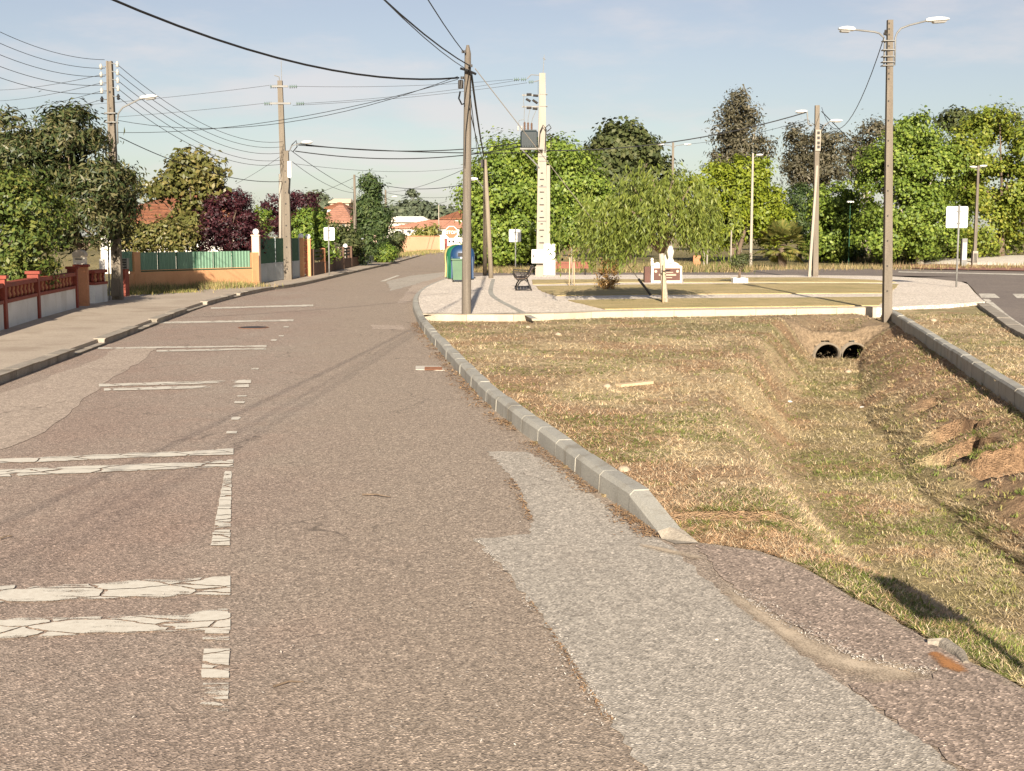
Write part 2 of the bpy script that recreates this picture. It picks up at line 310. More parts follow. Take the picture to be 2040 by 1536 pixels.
leafmat('leaf_palm', [(.15, (.10, .13, .03)), (.5, (.21, .22, .055)), (.8, (.36, .29, .09)), (.95, (.42, .33, .12))], .5, .2)
leafmat('leaf_hedge', [(.15, (.05, .10, .016)), (.5, (.12, .185, .025)), (.8, (.21, .25, .04)), (.95, (.27, .28, .06))], .5, .2)
leafmat('flower_cream', [(.15, (.55, .42, .30)), (.5, (.64, .52, .40)), (.8, (.70, .60, .48)), (.95, (.40, .30, .16))], .6, .2)
leafmat('litter', [(.15, (.15, .085, .045)), (.5, (.28, .17, .09)), (.8, (.40, .27, .15)), (.95, (.48, .36, .22))], .8, .05)

# ------------------------------------------------------------------ helpers: meshes and things
def tag(o, label=None, cat=None, group=None, kind=None):
    if label: o['label'] = label
    if cat: o['category'] = cat
    if group: o['group'] = group
    if kind: o['kind'] = kind
    return o
def thing(name, label, cat, loc, group=None):
    o = bpy.data.objects.new(name, None); COL.objects.link(o); o.location = loc; o.empty_display_size = .2
    return tag(o, label, cat, group)
def origin(o):
    p = Vector((0, 0, 0))
    while o: p = p + o.location; o = o.parent
    return p
def link(name, me, mat, parent=None):
    o = bpy.data.objects.new(name, me); COL.objects.link(o)
    if mat: me.materials.append(MATS[mat])
    if parent is not None: o.parent = parent
    return o
class MB:
    def __init__(s): s.v = []; s.f = []
    def add(s, vs, fs):
        k = len(s.v); s.v += [tuple(v) for v in vs]; s.f += [tuple(i + k for i in f) for f in fs]; return s
    def box(s, c, size, rz=0.0, rx=0.0, ry=0.0, bev=0.0, taper=1.0):
        hx, hy, hz = size[0] / 2, size[1] / 2, size[2] / 2
        M = Matrix.Rotation(rz, 3, 'Z') @ Matrix.Rotation(ry, 3, 'Y') @ Matrix.Rotation(rx, 3, 'X'); c = Vector(c)
        if bev <= 0:
            vs = []
            for z, k in ((-hz, 1), (hz, taper)):
                for x, y in ((-hx, -hy), (hx, -hy), (hx, hy), (-hx, hy)): vs.append(c + M @ Vector((x * k, y * k, z)))
            return s.add(vs, [(3, 2, 1, 0), (4, 5, 6, 7), (0, 1, 5, 4), (1, 2, 6, 5), (2, 3, 7, 6), (3, 0, 4, 7)])
        def ring(ix, iy, z):
            b = bev
            pts = [(-ix + b, -iy), (ix - b, -iy), (ix, -iy + b), (ix, iy - b), (ix - b, iy), (-ix + b, iy), (-ix, iy - b), (-ix, -iy + b)]
            return [c + M @ Vector((x, y, z)) for x, y in pts]
        b = bev
        rs = [ring(hx - b, hy - b, -hz) if 0 else ring(hx, hy, -hz), ring(hx * 1, hy * 1, hz - b), ring(hx - b, hy - b, hz)]
        vs = sum(rs, []); fs = [tuple(range(7, -1, -1)), tuple(range(16, 24))]
        for r in range(2):
            for i in range(8): j = (i + 1) % 8; fs.append((r * 8 + i, r * 8 + j, r * 8 + 8 + j, r * 8 + 8 + i))
        return s.add(vs, fs)
    def tube(s, pts, rad, n=6, cap=True):
        pts = [Vector(p) for p in pts]; L = len(pts)
        if not hasattr(rad, '__len__'): rad = [rad] * L
        vs = []; fs = []; prev = None
        for i, p in enumerate(pts):
            d = (pts[min(i + 1, L - 1)] - pts[max(i - 1, 0)]).normalized()
            if prev is None:
                a = Vector((0, 0, 1)) if abs(d.z) < .9 else Vector((1, 0, 0)); u = d.cross(a).normalized()
            else:
                u = (prev - d * prev.dot(d)).normalized()
            prev = u; w = d.cross(u)
            for k in range(n):
                a = 2 * math.pi * k / n; vs.append(p + (u * math.cos(a) + w * math.sin(a)) * rad[i])
        for i in range(L - 1):
            for k in range(n): j = (k + 1) % n; fs.append((i * n + k, i * n + j, (i + 1) * n + j, (i + 1) * n + k))
        if cap: fs += [tuple(range(n - 1, -1, -1)), tuple((L - 1) * n + k for k in range(n))]
        return s.add(vs, fs)
    def lathe(s, c, prof, n=16, axis='Z', M=None):
        c = Vector(c); vs = []; fs = []
        for r, z in prof:
            for k in range(n):
                a = 2 * math.pi * k / n; p = Vector((r * math.cos(a), r * math.sin(a), z))
                if M is not None: p = M @ p
                vs.append(c + p)
        for i in range(len(prof) - 1):
            for k in range(n): j = (k + 1) % n; fs.append((i * n + k, i * n + j, (i + 1) * n + j, (i + 1) * n + k))
        fs += [tuple(range(n - 1, -1, -1)), tuple((len(prof) - 1) * n + k for k in range(n))]
        return s.add(vs, fs)
    def ball(s, c, r, n=12, m=7, sz=1.0):
        return s.lathe(c, [(max(.004, r * math.sin(math.pi * i / m)), -r * sz * math.cos(math.pi * i / m)) for i in range(m + 1)], n)
    def prism(s, poly, z0, z1):
        n = len(poly); vs = [(p[0], p[1], z0) for p in poly] + [(p[0], p[1], z1) for p in poly]
        return s.add(vs, [tuple(range(n - 1, -1, -1)), tuple(range(n, 2 * n))] + [(i, (i + 1) % n, n + (i + 1) % n, n + i) for i in range(n)])
    def slab(s, outline, c, u, w, d):
        """outline (2-D, in axes u and z) pushed through thickness along w"""
        n = len(outline); c = Vector(c); u = Vector(u); w = Vector(w)
        a = [c + u * x + Vector((0, 0, z)) - w * d / 2 for x, z in outline]; b = [p + w * d for p in a]
        return s.add(a + b, [tuple(range(n)), tuple(range(2 * n - 1, n - 1, -1))] + [(i, n + i, n + (i + 1) % n, (i + 1) % n) for i in range(n)])
    def build(s, name, mat, parent=None, smooth=False):
        o0 = origin(parent) if parent is not None else Vector((0, 0, 0))
        me = bpy.data.meshes.new(name); me.from_pydata([(v[0] - o0.x, v[1] - o0.y, v[2] - o0.z) for v in s.v], [], s.f); me.update()
        import bmesh
        bm = bmesh.new(); bm.from_mesh(me); bmesh.ops.recalc_face_normals(bm, faces=bm.faces); bm.to_mesh(me); bm.free()
        if smooth:
            me.polygons.foreach_set('use_smooth', [True] * len(me.polygons))
        return link(name, me, mat, parent)
    def solo(s, name, mat, label, cat, group=None, base=None, smooth=False):
        """a thing that is one mesh: origin at its base"""
        if base is None:
            z = min(v[2] for v in s.v); base = Vector((sum(v[0] for v in s.v) / len(s.v), sum(v[1] for v in s.v) / len(s.v), z))
        base = Vector(base); s.v = [(v[0] - base.x, v[1] - base.y, v[2] - base.z) for v in s.v]
        o = s.build(name, mat, None, smooth); o.location = base
        return tag(o, label, cat, group)
def npmesh(name, V, F, mat, parent=None, col=None, wear=None):
    V = np.asarray(V, np.float32); F = np.asarray(F, np.int32)
    if parent is not None: V = V - np.array(origin(parent), np.float32)
    me = bpy.data.meshes.new(name); k = F.shape[1]
    me.vertices.add(len(V)); me.vertices.foreach_set('co', V.ravel())
    me.loops.add(F.size); me.loops.foreach_set('vertex_index', F.ravel())
    me.polygons.add(len(F)); me.polygons.foreach_set('loop_start', np.arange(0, F.size, k, dtype=np.int32))
    me.polygons.foreach_set('loop_total', np.full(len(F), k, np.int32))
    me.update(calc_edges=True)
    if col is not None:
        a = me.color_attributes.new('Col', 'FLOAT_COLOR', 'POINT'); c4 = np.ones((len(V), 4), np.float32); c4[:, :3] = col; a.data.foreach_set('color', c4.ravel())
    me.validate(); return link(name, me, mat, parent)
def jitter_poly(pts, step=.25, amp=.03, seed=0, closed=True):
    rr = random.Random(seed); out = []; n = len(pts)
    for i in range(n if closed else n - 1):
        a = Vector(pts[i][:2]); b = Vector(pts[(i + 1) % n][:2]); L = (b - a).length; m = max(1, int(L / step))
        d = (b - a).normalized() if L > 0 else Vector((1, 0)); q = Vector((-d.y, d.x))
        for k in range(m):
            t = k / m; p = a + (b - a) * t + q * ((rr.random() - .5) * 2 * amp if k else 0)
            out.append((p.x, p.y))
    return out
def sheet(name, poly, z, mat, kind='structure', label=None, wear=None):
    me = bpy.data.meshes.new(name); me.from_pydata([(p[0], p[1], z) for p in poly], [], [tuple(range(len(poly)))]); me.update()
    import bmesh
    bm = bmesh.new(); bm.from_mesh(me); bmesh.ops.triangulate(bm, faces=bm.faces[:])
    for f in bm.faces:
        if f.normal.z < 0: f.normal_flip()
    bm.to_mesh(me); bm.free()
    o = link(name, me, mat); o['kind'] = kind
    return o
def catmull(pts, n=8):
    P = [Vector(p) for p in pts]; P = [P[0] * 2 - P[1]] + P + [P[-1] * 2 - P[-2]]; out = []
    for i in range(1, len(P) - 2):
        for k in range(n):
            t = k / n; a, b, c, d = P[i - 1], P[i], P[i + 1], P[i + 2]
            out.append(.5 * ((2 * b) + (c - a) * t + (2 * a - 5 * b + 4 * c - d) * t * t + (3 * b - a - 3 * c + d) * t ** 3))
    out.append(P[-2]); return out
def resample(pts, L):
    out = [pts[0].copy()]; acc = 0; i = 0; cur = pts[0].copy()
    for p in pts[1:]:
        seg = (p - cur).length
        while acc + seg >= L:
            t = (L - acc) / seg; cur = cur + (p - cur) * t; out.append(cur.copy()); seg = (p - cur).length; acc = 0
        acc += seg; cur = p.copy()
    return out

# ------------------------------------------------------------------ the ground, road, kerbs
PARK_Z = 0.13
kerb_px = [(1318, 1072), (1250, 1022), (1170, 965), (1080, 893), (1020, 848), (952, 788), (910, 741), (872, 698), (845, 665), (830, 640), (822, 615), (823, 600), (832, 587), (852, 574), (888, 559)]
kerb_line = catmull([gp(*p) for p in kerb_px], 10)
near_edge = [Vector((9, -9, 0)), Vector((5.0, -2, 0)), Vector((3.0, 2.7, 0)), gp(2040, 1372), gp(1940, 1322), gp(1850, 1276), gp(1775, 1228), gp(1700, 1192), gp(1600, 1130), gp(1510, 1097), gp(1395, 1081), gp(1345, 1080)]
_e = sorted([(p.y, p.x) for p in near_edge] + [(p.y, p.x) for p in kerb_line if p.y < 27.5], key=lambda q: q[0])
EY = np.array([q[0] for q in _e]); EX = np.array([q[1] for q in _e])
def xr(y): return np.interp(y, EY, EX)
fp = [gp(700, 642), gp(842, 638), gp(940, 640), gp(1040, 640), gp(1200, 632), gp(1480, 627), gp(1755, 624), gp(1900, 618), gp(1962, 612)]
def yfront(x): return np.interp(x, [p.x for p in fp], [p.y for p in fp])
def axd(y): return 3.35 + (y - 7) * 0.182
k0, k1 = gp(1785, 632, 0.08), gp(2040, 796, 0.08)
def kx(y): return k1.x + (y - k1.y) * (k0.x - k1.x) / (k0.y - k1.y)
def rk(y): return np.interp(y, [4, 10, gp(2040, 667).y, gp(1962, 612).y, 60], [4.6, 6.0, gp(2040, 667).x, gp(1962, 612).x, 22])
PITS = [(4.62, 11.45, .30, 0), (4.52, 12.45, .24, 0), (4.72, 13.55, .24, 0)]
NOTCH = [(4.2, 4.86, 10.9, 11.85, -.58), (4.1, 4.72, 12.15, 12.8, -.55), (4.4, 4.98, 13.2, 13.9, -.52), (4.1, 4.4, 11.9, 12.1, -.45), (5.0, 5.35, 15.6, 16.0, -.42)]
def height(x, y):
    x = np.asarray(x, float); y = np.asarray(y, float)
    cl = np.interp(y, [4, 7.7, 11, 13.8, 17.6, 21, 27, 31], [1.9, 1.66, 2.0, 2.35, 3.25, 4.15, 5.75, 6.8]); cl = cl + .18 * (vnoise(x, y, .45, 9) - .5)
    fr_ = np.interp(y, [4, 11.5, 12.75, 17, 21, 27], [3.0, 3.8, 4.0, 4.8, 5.75, 7.4])
    e = x - xr(y); zf = np.interp(y, [5, 8, 14, 27], [-.40, -.50, -.60, -.80])
    ver = 0.075 + .025 * (vnoise(x, y, .5, 3, 2) - .5) + .016 * (vnoise(x, y, 5, 5, 2) - .5)
    ver = np.where(y < 7.9, ver - .085 * sstep(8.4, 7.2, y), ver)
    ver = ver - 0.14 * sstep(kx(y) - .75, kx(y) - .06, x) - .07 * sstep(-2.4, -.2, y - yfront(x)) * (x < kx(y))
    lw = sstep(cl - .15, cl + .75, x)
    rw = 1 - np.clip((x - fr_ + .22 * (vnoise(x, y, 1.3, 21, 3) - .5)) / np.maximum(kx(y) - fr_ + .02, .4), 0, 1) ** .85
    nr = sstep(.03, 1.5, e); fr = 1 - .62 * sstep(27.36, 27.62, y) - .38 * sstep(27.5, 29.3, y)
    dep = lw * rw * nr * fr
    z = ver * (1 - dep) + zf * dep + dep * .02 * (vnoise(x, y, 1.6, 31, 3) - .5)
    wx = x + .16 * (vnoise(x, y, 6, 41, 2) - .5); wy = y + .22 * (vnoise(x, y, 6, 43, 2) - .5)
    for xa, xb, ya, yb, zn in NOTCH:
        ins = (wx > xa) & (wx < xb) & (wy > ya) & (wy < yb); z = np.where(ins, np.minimum(z, zn + .06 * vnoise(x, y, 9, 45, 2)), z)
    # mouth of the near culvert: a hollow under the road edge
    pass
    z = z + .018 * (vnoise(x, y, 14, 51, 2) - .5)
    inv = (e > np.where(y < 7.6, .02, .09)) & (y < yfront(x) + .05) & (x < kx(y) + .08)
    inv2 = (x >= kx(y) + .08) & (x < rk(y) - .05) & (y < yfront(x) + .2) & (y > 1)
    z2 = 0.05 + .03 * (vnoise(x, y, 1.1, 61, 3) - .5)
    return np.where(inv, z, np.where(inv2, z2, -.07)), inv | inv2
def ground_col(x, y, z, inv):
    n1 = vnoise(x, y, .8, 71, 4); n2 = vnoise(x, y, 3.1, 81, 3); n3 = vnoise(x, y, .25, 91, 3)
    straw = np.array([.52, .40, .235]); brown = np.array([.40, .29, .175]); green = np.array([.205, .20, .08]); soil = np.array([.40, .26, .15])
    c = straw[None] * np.ones((len(x), 1))
    w = sstep(.42, .66, n1)[:, None]; c = c * (1 - w) + brown * w
    gmask = sstep(.46, .7, .6 * n2 + .4 * n3 + .16 * sstep(9.5, 6.5, y) * sstep(2.0, 3.2, x) + .12 * sstep(17, 26, y) - .05) * .6
    c = c * (1 - gmask[:, None]) + green * gmask[:, None]
    fl = (sstep(.45, .9, x - np.interp(y, [4, 7.7, 11, 13.8, 17.6, 21, 27, 31], [1.9, 1.66, 2.0, 2.35, 3.25, 4.15, 5.75, 6.8])) * sstep(-.7, -1.2, x - kx(y)) * (y < 27.3) * (.45 + .5 * sstep(.3, .6, n2)))[:, None] * .75; c = c * (1 - fl) + np.array([.27, .225, .10]) * fl
    bk = (sstep(-1.1, -.7, x - kx(y)) * (x < kx(y)) * (y < 27))[:, None] * .75; c = c * (1 - bk) + np.array([.33, .205, .12]) * bk
    s = sstep(.55, .75, vnoise(x, y, 1.3, 101, 4) + .25 * np.exp(-((x - xr(y) - .45) / .4) ** 2) * (y < 16))[:, None] * .85
    c = c * (1 - s) + soil * s
    hw = (sstep(27.2, 27.9, y) * sstep(4.5, 5.8, x) * sstep(9.0, 8.4, x))[:, None] * .7
    c = c * (1 - hw) + np.array([.30, .215, .14]) * hw
    hh_ = (sstep(27.25, 27.33, y) * sstep(27.8, 27.7, y) * sstep(5.0, 5.8, x) * sstep(9.0, 8.4, x))[:, None]; c = c * (1 - hh_) + np.array([.27, .20, .13]) * hh_
    far = np.array([.36, .275, .14]) * (1 - .45 * sstep(.4, .65, vnoise(x, y, .05, 111, 4)))[:, None] + np.array([.0, .015, .0])
    return np.where(inv[:, None], c, far)
xs = np.unique(np.concatenate([[-900, -500, -260, -150, -90, -60, -40, -25, -15, -8], np.arange(-3, 1.4, .22), np.arange(1.4, 6.6, .07), np.arange(6.6, 8.4, .06), np.arange(8.4, 13, .14), [16, 22, 30, 45, 70, 110, 180, 300, 500, 900]]).round(3))
ys = np.unique(np.concatenate([[-400, -120, -40, -15, -6, -1, 1, 2, 3, 4], np.arange(4.6, 15, .065), np.arange(15, 27.2, .13), np.arange(27.2, 28, .04), np.arange(28, 34, .13), [36, 40, 46, 54, 64, 80, 110, 160, 240, 400, 700, 1400, 2500]]).round(3))
GX, GY = np.meshgrid(xs, ys); gx, gy = GX.ravel(), GY.ravel()
gz, ginv = height(gx, gy)
nx, ny = len(xs), len(ys); ii = np.arange(nx * ny).reshape(ny, nx)
GF = np.stack([ii[:-1, :-1].ravel(), ii[:-1, 1:].ravel(), ii[1:, 1:].ravel(), ii[1:, :-1].ravel()], 1)
gcol = ground_col(gx, gy, gz, ginv)
# bare orange soil where the bank is steep
Z2 = gz.reshape(ny, nx); gyx = np.gradient(Z2, axis=1) / np.maximum(np.gradient(GX, axis=1), .01); gyy = np.gradient(Z2, axis=0) / np.maximum(np.gradient(GY, axis=0), .01)
steep = np.hypot(gyx, gyy).ravel(); sm = (sstep(1.1, 2.0, steep) * ginv * (gy < 26.5) *  (1 - (np.hypot((gx - 2.12) / .8, (gy - 6.75) / 1.4) < 1)))[:, None]
gcol = gcol * (1 - sm) + np.array([.30, .19, .11]) * sm
PIPES = []
for _px in (1648, 1702):
    _c = at(_px, 706, 27.35); PIPES.append((_c.x, _c.z - .05))
_fc = np.stack([gx, gy, gz], 1)[GF].mean(1); _kp = np.ones(len(GF), bool)
for _x, _z in PIPES: _kp &= ~((_fc[:, 1] > 27.2) & (_fc[:, 1] < 29) & (np.hypot(_fc[:, 0] - _x, np.maximum(_fc[:, 2] - _z, -.05)) < .29) & (_fc[:, 2] > _z - .2))
GF = GF[_kp]
ground = npmesh('ground', np.stack([gx, gy, gz], 1), GF, 'ground_earth', col=gcol); ground['kind'] = 'structure'
ground.data.polygons.foreach_set('use_smooth', [True] * len(ground.data.polygons))
def gh(x, y): return float(height(np.array([x]), np.array([y]))[0][0])

# main road: one asphalt sheet
left_px = [(0, 765), (200, 690), (410, 610), (520, 582), (600, 569), (700, 545), (800, 521), (868, 501)]
left_line = catmull([Vector((-4.2, -10, 0)), Vector((-5.6, 8, 0))] + [gp(*p) for p in left_px] + [Vector((-9.6, 240, 0))], 8)
kr = [p + Vector((.05, 0, 0)) for p in kerb_line]
road_poly = [(p.x, p.y) for p in left_line] + [(-2.2, 240)] + [(-2.6, 64), (40, 62), (40, 51.5), (-1.5, 51.5)] + [(p.x, p.y) for p in reversed(kr)] + [(p.x, p.y) for p in reversed(jitter_poly([(p.x, p.y) for p in near_edge], .12, .012, 3, False) and [Vector((a, b)) for a, b in jitter_poly([(p.x, p.y) for p in near_edge], .12, .014, 3, False)])]
sheet('road', road_poly, 0.0, 'asphalt_old')
# broken edge of the asphalt by the ditch, a real thickness
mb = MB(); ne = [Vector((a, b, 0)) for a, b in jitter_poly([(p.x, p.y) for p in near_edge[2:]], .12, .014, 3, False)]
for a, b in zip(ne[:-1], ne[1:]):
    o_ = Vector((.03, .02, 0)); mb.add([a - Vector((0, 0, .002)), b - Vector((0, 0, .002)), b + o_ - Vector((0, 0, .16)), a + o_ - Vector((0, 0, .16))], [(0, 1, 2, 3)])
mb.build('road_edge', 'asphalt_coarse')['kind'] = 'structure'
def gpoly(pts, z=0, step=.25, amp=.03, seed=0): return jitter_poly([gp(px, py, z) for px, py in pts], step, amp, seed)
# patches and stains laid on the road
sheet('asphalt_patch', gpoly([(968, 899), (1050, 900), (1110, 930), (1180, 985), (1260, 1050), (1340, 1088), (1400, 1150), (1480, 1215), (1580, 1290), (1700, 1378), (1830, 1470), (1950, 1580), (1330, 1580), (1240, 1480), (1185, 1390), (1120, 1290), (1062, 1205), (1010, 1140), (945, 1074), (1055, 1064), (1062, 1040), (1040, 985), (1005, 935)], .004, .05, .020, 1), .004, 'asphalt_patch')
sheet('asphalt_patch', gpoly([(1385, 1085), (1500, 1100), (1600, 1134), (1700, 1196), (1850, 1282), (2040, 1380), (2240, 1500), (2200, 1640), (2050, 1620), (1830, 1468), (1700, 1376), (1690, 1362), (1860, 1352), (1870, 1335), (1700, 1310), (1560, 1235), (1460, 1170)], .005, .05, .02, 2), .005, 'asphalt_coarse')
sheet('asphalt_patch', gpoly([(-60, 800), (60, 765), (180, 722), (232, 695), (312, 693), (280, 720), (210, 762), (160, 800), (90, 860), (20, 890), (-120, 930)], .004, .3, .04, 4), .004, 'asphalt_worn')
sheet('asphalt_patch', gpoly([(738, 647), (802, 648), (806, 657), (742, 656)], .004, .3, .02, 5), .004, 'asphalt_worn')
sheet('asphalt_patch', gpoly([(820, 570), (880, 545), (905, 548), (870, 562), (832, 585), (820, 600), (790, 606)], .004, .4, .05, 6), .004, 'asphalt_worn')
sheet('asphalt_patch', gpoly([(770, 560), (820, 549), (905, 540), (895, 546), (815, 570), (778, 580)], .004, .4, .05, 16), .0045, 'asphalt_patch')
[] and sheet('sand', gpoly([(1370, 1120), (1440, 1150), (1500, 1200), (1560, 1238), (1700, 1308), (1868, 1336), (1860, 1356), (1760, 1372), (1690, 1364), (1590, 1300), (1480, 1218), (1420, 1172)], .008, .1, .02, 7), .0085, 'sand')
[] and sheet('soil_stain', gpoly([(1842, 1290), (1872, 1292), (1900, 1318), (1952, 1342), (1935, 1352), (1880, 1330), (1845, 1312)], .009, .04, .008, 8), .010, 'soil')
def film(name, pts, z, mat):
    """thin film of dirt along a line: (px, py, half width in m); fades out at its edges"""
    P = catmull([gp(a, b, z) for a, b, _ in pts], 8); Wd = np.interp(np.linspace(0, 1, len(P)), np.linspace(0, 1, len(pts)), [w for _, _, w in pts]); V = []; F = []; A = []; K = 9
    for i, p in enumerate(P):
        d = (P[min(i + 1, len(P) - 1)] - P[max(i - 1, 0)]).normalized(); q = Vector((-d.y, d.x, 0)); e = min(1, 4 * min(i, len(P) - 1 - i) / (len(P) - 1) + .02)
        for k in range(K): s_ = 2 * k / (K - 1) - 1; V.append(p + q * s_ * Wd[i] * 1.5); A.append((1 - abs(s_) ** 1.5) * e)
        if i:
            for k in range(K - 1): j = i * K + k; F.append((j - K, j - K + 1, j + 1, j))
    me = bpy.data.meshes.new(name); me.from_pydata(V, [], F); me.attributes.new('fade', 'FLOAT', 'POINT').data.foreach_set('value', A)
    o = link(name, me, mat); o['kind'] = 'structure'
film('sand', [(1360, 1110, .07), (1430, 1160, .09), (1500, 1212, .08), (1570, 1258, .09), (1650, 1303, .14), (1760, 1334, .18), (1850, 1342, .14), (1900, 1342, .05)], .0092, 'sand_film')
film('sand', [(1250, 1075, .03), (1300, 1090, .05), (1370, 1105, .06), (1420, 1118, .05)], .0096, 'sand_film')
film('soil_stain', [(1845, 1292, .03), (1868, 1305, .05), (1900, 1328, .06), (1955, 1350, .03)], .0104, 'rust_stain')
# dark junction asphalt and the roundabout
sheet('side_road', [(-2.55, 51.6), (-1.4, 51.6), (3, 55.5), (20, 56.5)] + [tuple(gp(*p)[:2]) for p in [(1760, 549), (1850, 554), (1925, 562), (1938, 575), (1950, 590), (1962, 608)]] + [(rk(23.5) , 23.5), (rk(10), 10), (14, 4), (60, 20), (75, 60)] + [tuple(gp(*p)[:2]) for p in [(2040, 537), (1900, 533), (1760, 532), (1600, 536), (1420, 540), (1290, 544), (1100, 544)]] + [(-2.5, 64)], .0035, 'asphalt_dark')
sheet('apron', [tuple(gp(*p)[:2]) for p in [(1780, 529), (1900, 527.5), (2040, 531), (2300, 534), (2300, 546), (2040, 541), (1920, 539), (1840, 537), (1778, 534)]], .05, 'red_cobble')
sheet('road_marking', [tuple(gp(*p)[:2]) for p in [(1790, 541), (1900, 543), (2040, 546), (2040, 548.5), (1900, 545), (1790, 543)]], .012, 'road_paint')
for a in ([(1950, 585.5), (1981, 585.5), (1992, 594), (1955, 594)], [(2017, 586), (2060, 586), (2070, 594.5), (2026, 594.5)], [(1958, 596), (1970, 596), (2010, 630), (2060, 664), (2040, 664), (1990, 632)]):
    sheet('road_marking', [tuple(gp(*p)[:2]) for p in a], .009, 'road_paint')
sheet('road_marking', [tuple(gp(*p)[:2]) for p in [(757, 561), (790, 549), (797, 549), (766, 561)]], .009, 'road_paint')
sheet('road_marking', [tuple(gp(*p)[:2]) for p in [(818, 541), (900, 499), (903, 499), (826, 541)]], .0095, 'road_paint') if 0 else None

# parking bays: each stripe is a row of worn paint chips
def stripe(pl_t, pr_t, pr_b, pl_b, seed, wear_r=0.0, z=.008, n=1, gap=.011, parent_name='road_marking'):
    rr = random.Random(seed); A, B, C, D = [gp(p[0], p[1], z) for p in (pl_t, pr_t, pr_b, pl_b)]
    L = (B - A).length; cuts = [0.0]; V = []; F = []; Wr = []
    cuts.append(1.0)
    ske = 0
    for a, b in zip(cuts[:-1], cuts[1:]):
        sk_n = ske
        if b - a <= 0: continue
        g = 0; m = max(2, int((b - a) * L / .08)); sk = sk_n; ske = rr.uniform(.02, .10) / L
        for k in range(m + 1):
            t = a + g + (b - a - 2 * g) * k / m; k0_ = len(V)
            j1, j2 = rr.uniform(-.004, .003), rr.uniform(-.004, .003)
            sl = sk * (1 - k / m) + ske * (k / m); p, q = A.lerp(B, min(1, t + sl * (b < 1 or k < m))), D.lerp(C, t)
            w_ = wear_r * max(0, (t - .45) / .45) if t < .9 else -.1; p, q = p + (p - q) * j1 * 10, q + (q - p) * j2 * 10
            for f_, we in ((0, .30), (.10, .12), (.25, .0), (.75, .0), (.9, .12), (1, .30)): V.append(p.lerp(q, f_)); Wr.append(w_ + we)
            if k:
                for r_ in range(5): F.append((k0_ - 6 + r_, k0_ + r_, k0_ + r_ + 1, k0_ - 5 + r_))
    me = bpy.data.meshes.new('road_marking'); me.from_pydata(V, [], F)
    at_ = me.attributes.new('wear', 'FLOAT', 'POINT'); at_.data.foreach_set('value', Wr)
    o = link('road_marking', me, 'road_paint'); o['kind'] = 'structure'
def ext(p, q, x):  # extend a picture line to column x
    return (x, p[1] + (q[1] - p[1]) * (x - p[0]) / (q[0] - p[0]))
def st(l_t, r_t, r_b, l_b, seed, xl=None, **k):
    if xl is not None: l_t, l_b = ext(l_t, r_t, xl), ext(l_b, r_b, xl)
    stripe(l_t, r_t, r_b, l_b, seed, **k)
st((0, 1167), (459, 1146), (459, 1184), (0, 1203), 11, -250, wear_r=.12, n=5)
st((0, 1233), (459, 1211), (459, 1254), (0, 1274), 12, -250, wear_r=.10, n=5)
st((0, 913), (465, 893), (465, 905), (0, 924), 13, -160, wear_r=.10, n=6)
st((0, 935), (465, 915), (465, 930), (0, 950), 14, -160, wear_r=.06, n=6)
st((197, 764), (500, 756), (500, 763), (197, 770), 15, n=8, wear_r=.2)
st((207, 773), (496, 765), (496, 771.5), (207, 779), 16, n=7, wear_r=.3)
st((195, 692), (531, 687.5), (531, 691), (195, 695), 17, n=8, wear_r=.15)
st((312, 697), (530, 692.5), (530, 696.5), (312, 701), 18, n=6, wear_r=.1)
st((315, 641), (585, 636), (584, 640), (315, 645), 19, n=5)
st((420, 612), (624, 606.5), (624, 610), (420, 615.5), 20, n=4)
lr = [gp(459, y) for y in (893, 1000, 1146)] + [gp(456, 1270), gp(453, 1420)]
def lstripe(y0, y1, x0, x1, w0, w1, seed, wear=0.0, n=8):
    rr = random.Random(seed); V = []; F = []; Wr = []; ys_ = np.linspace(y0, y1, n * 3 + 1)
    for i in range(n * 3):
        if rr.random() < .05: continue
        ya, yb = ys_[i], ys_[i + 1] - rr.choice((.0, .0, .5)); k = len(V)
        for yy in (ya, yb):
            f = (yy - y0) / (y1 - y0); xx = x0 + (x1 - x0) * f; w = w0 + (w1 - w0) * f + rr.uniform(-.06, .02) * 40
            V += [gp(xx - max(w, 4), yy, .008), gp(xx + rr.uniform(-1, 1), yy, .008)]
        Wr += [wear] * 4; F.append((k, k + 1, k + 3, k + 2))
    me = bpy.data.meshes.new('road_marking'); me.from_pydata(V, [], F)
    at_ = me.attributes.new('wear', 'FLOAT', 'POINT'); at_.data.foreach_set('value', Wr)
    o = link('road_marking', me, 'road_paint'); o['kind'] = 'structure'
lstripe(932, 1086, 462, 458, 14, 39, 31, .08)
lstripe(1255, 1275, 457, 456, 50, 53, 32, .1, 1)
lstripe(1292, 1350, 457, 456, 52, 56, 33, .04, 2)
lstripe(1360, 1420, 456, 453, 54, 56, 34, .22, 4)
for (a, b, c, d) in [(452, 858, 473, 864), (462, 830, 480, 836), (468, 799, 488, 803), (474, 787, 492, 790), (502, 733, 516, 736), (541, 676, 552, 679), (556, 668, 566, 670), (566, 650, 576, 652)]:
    stripe((a, b), (c, b), (c - 2, d), (a - 2, d), int(a), n=1, gap=.0, wear_r=.0)

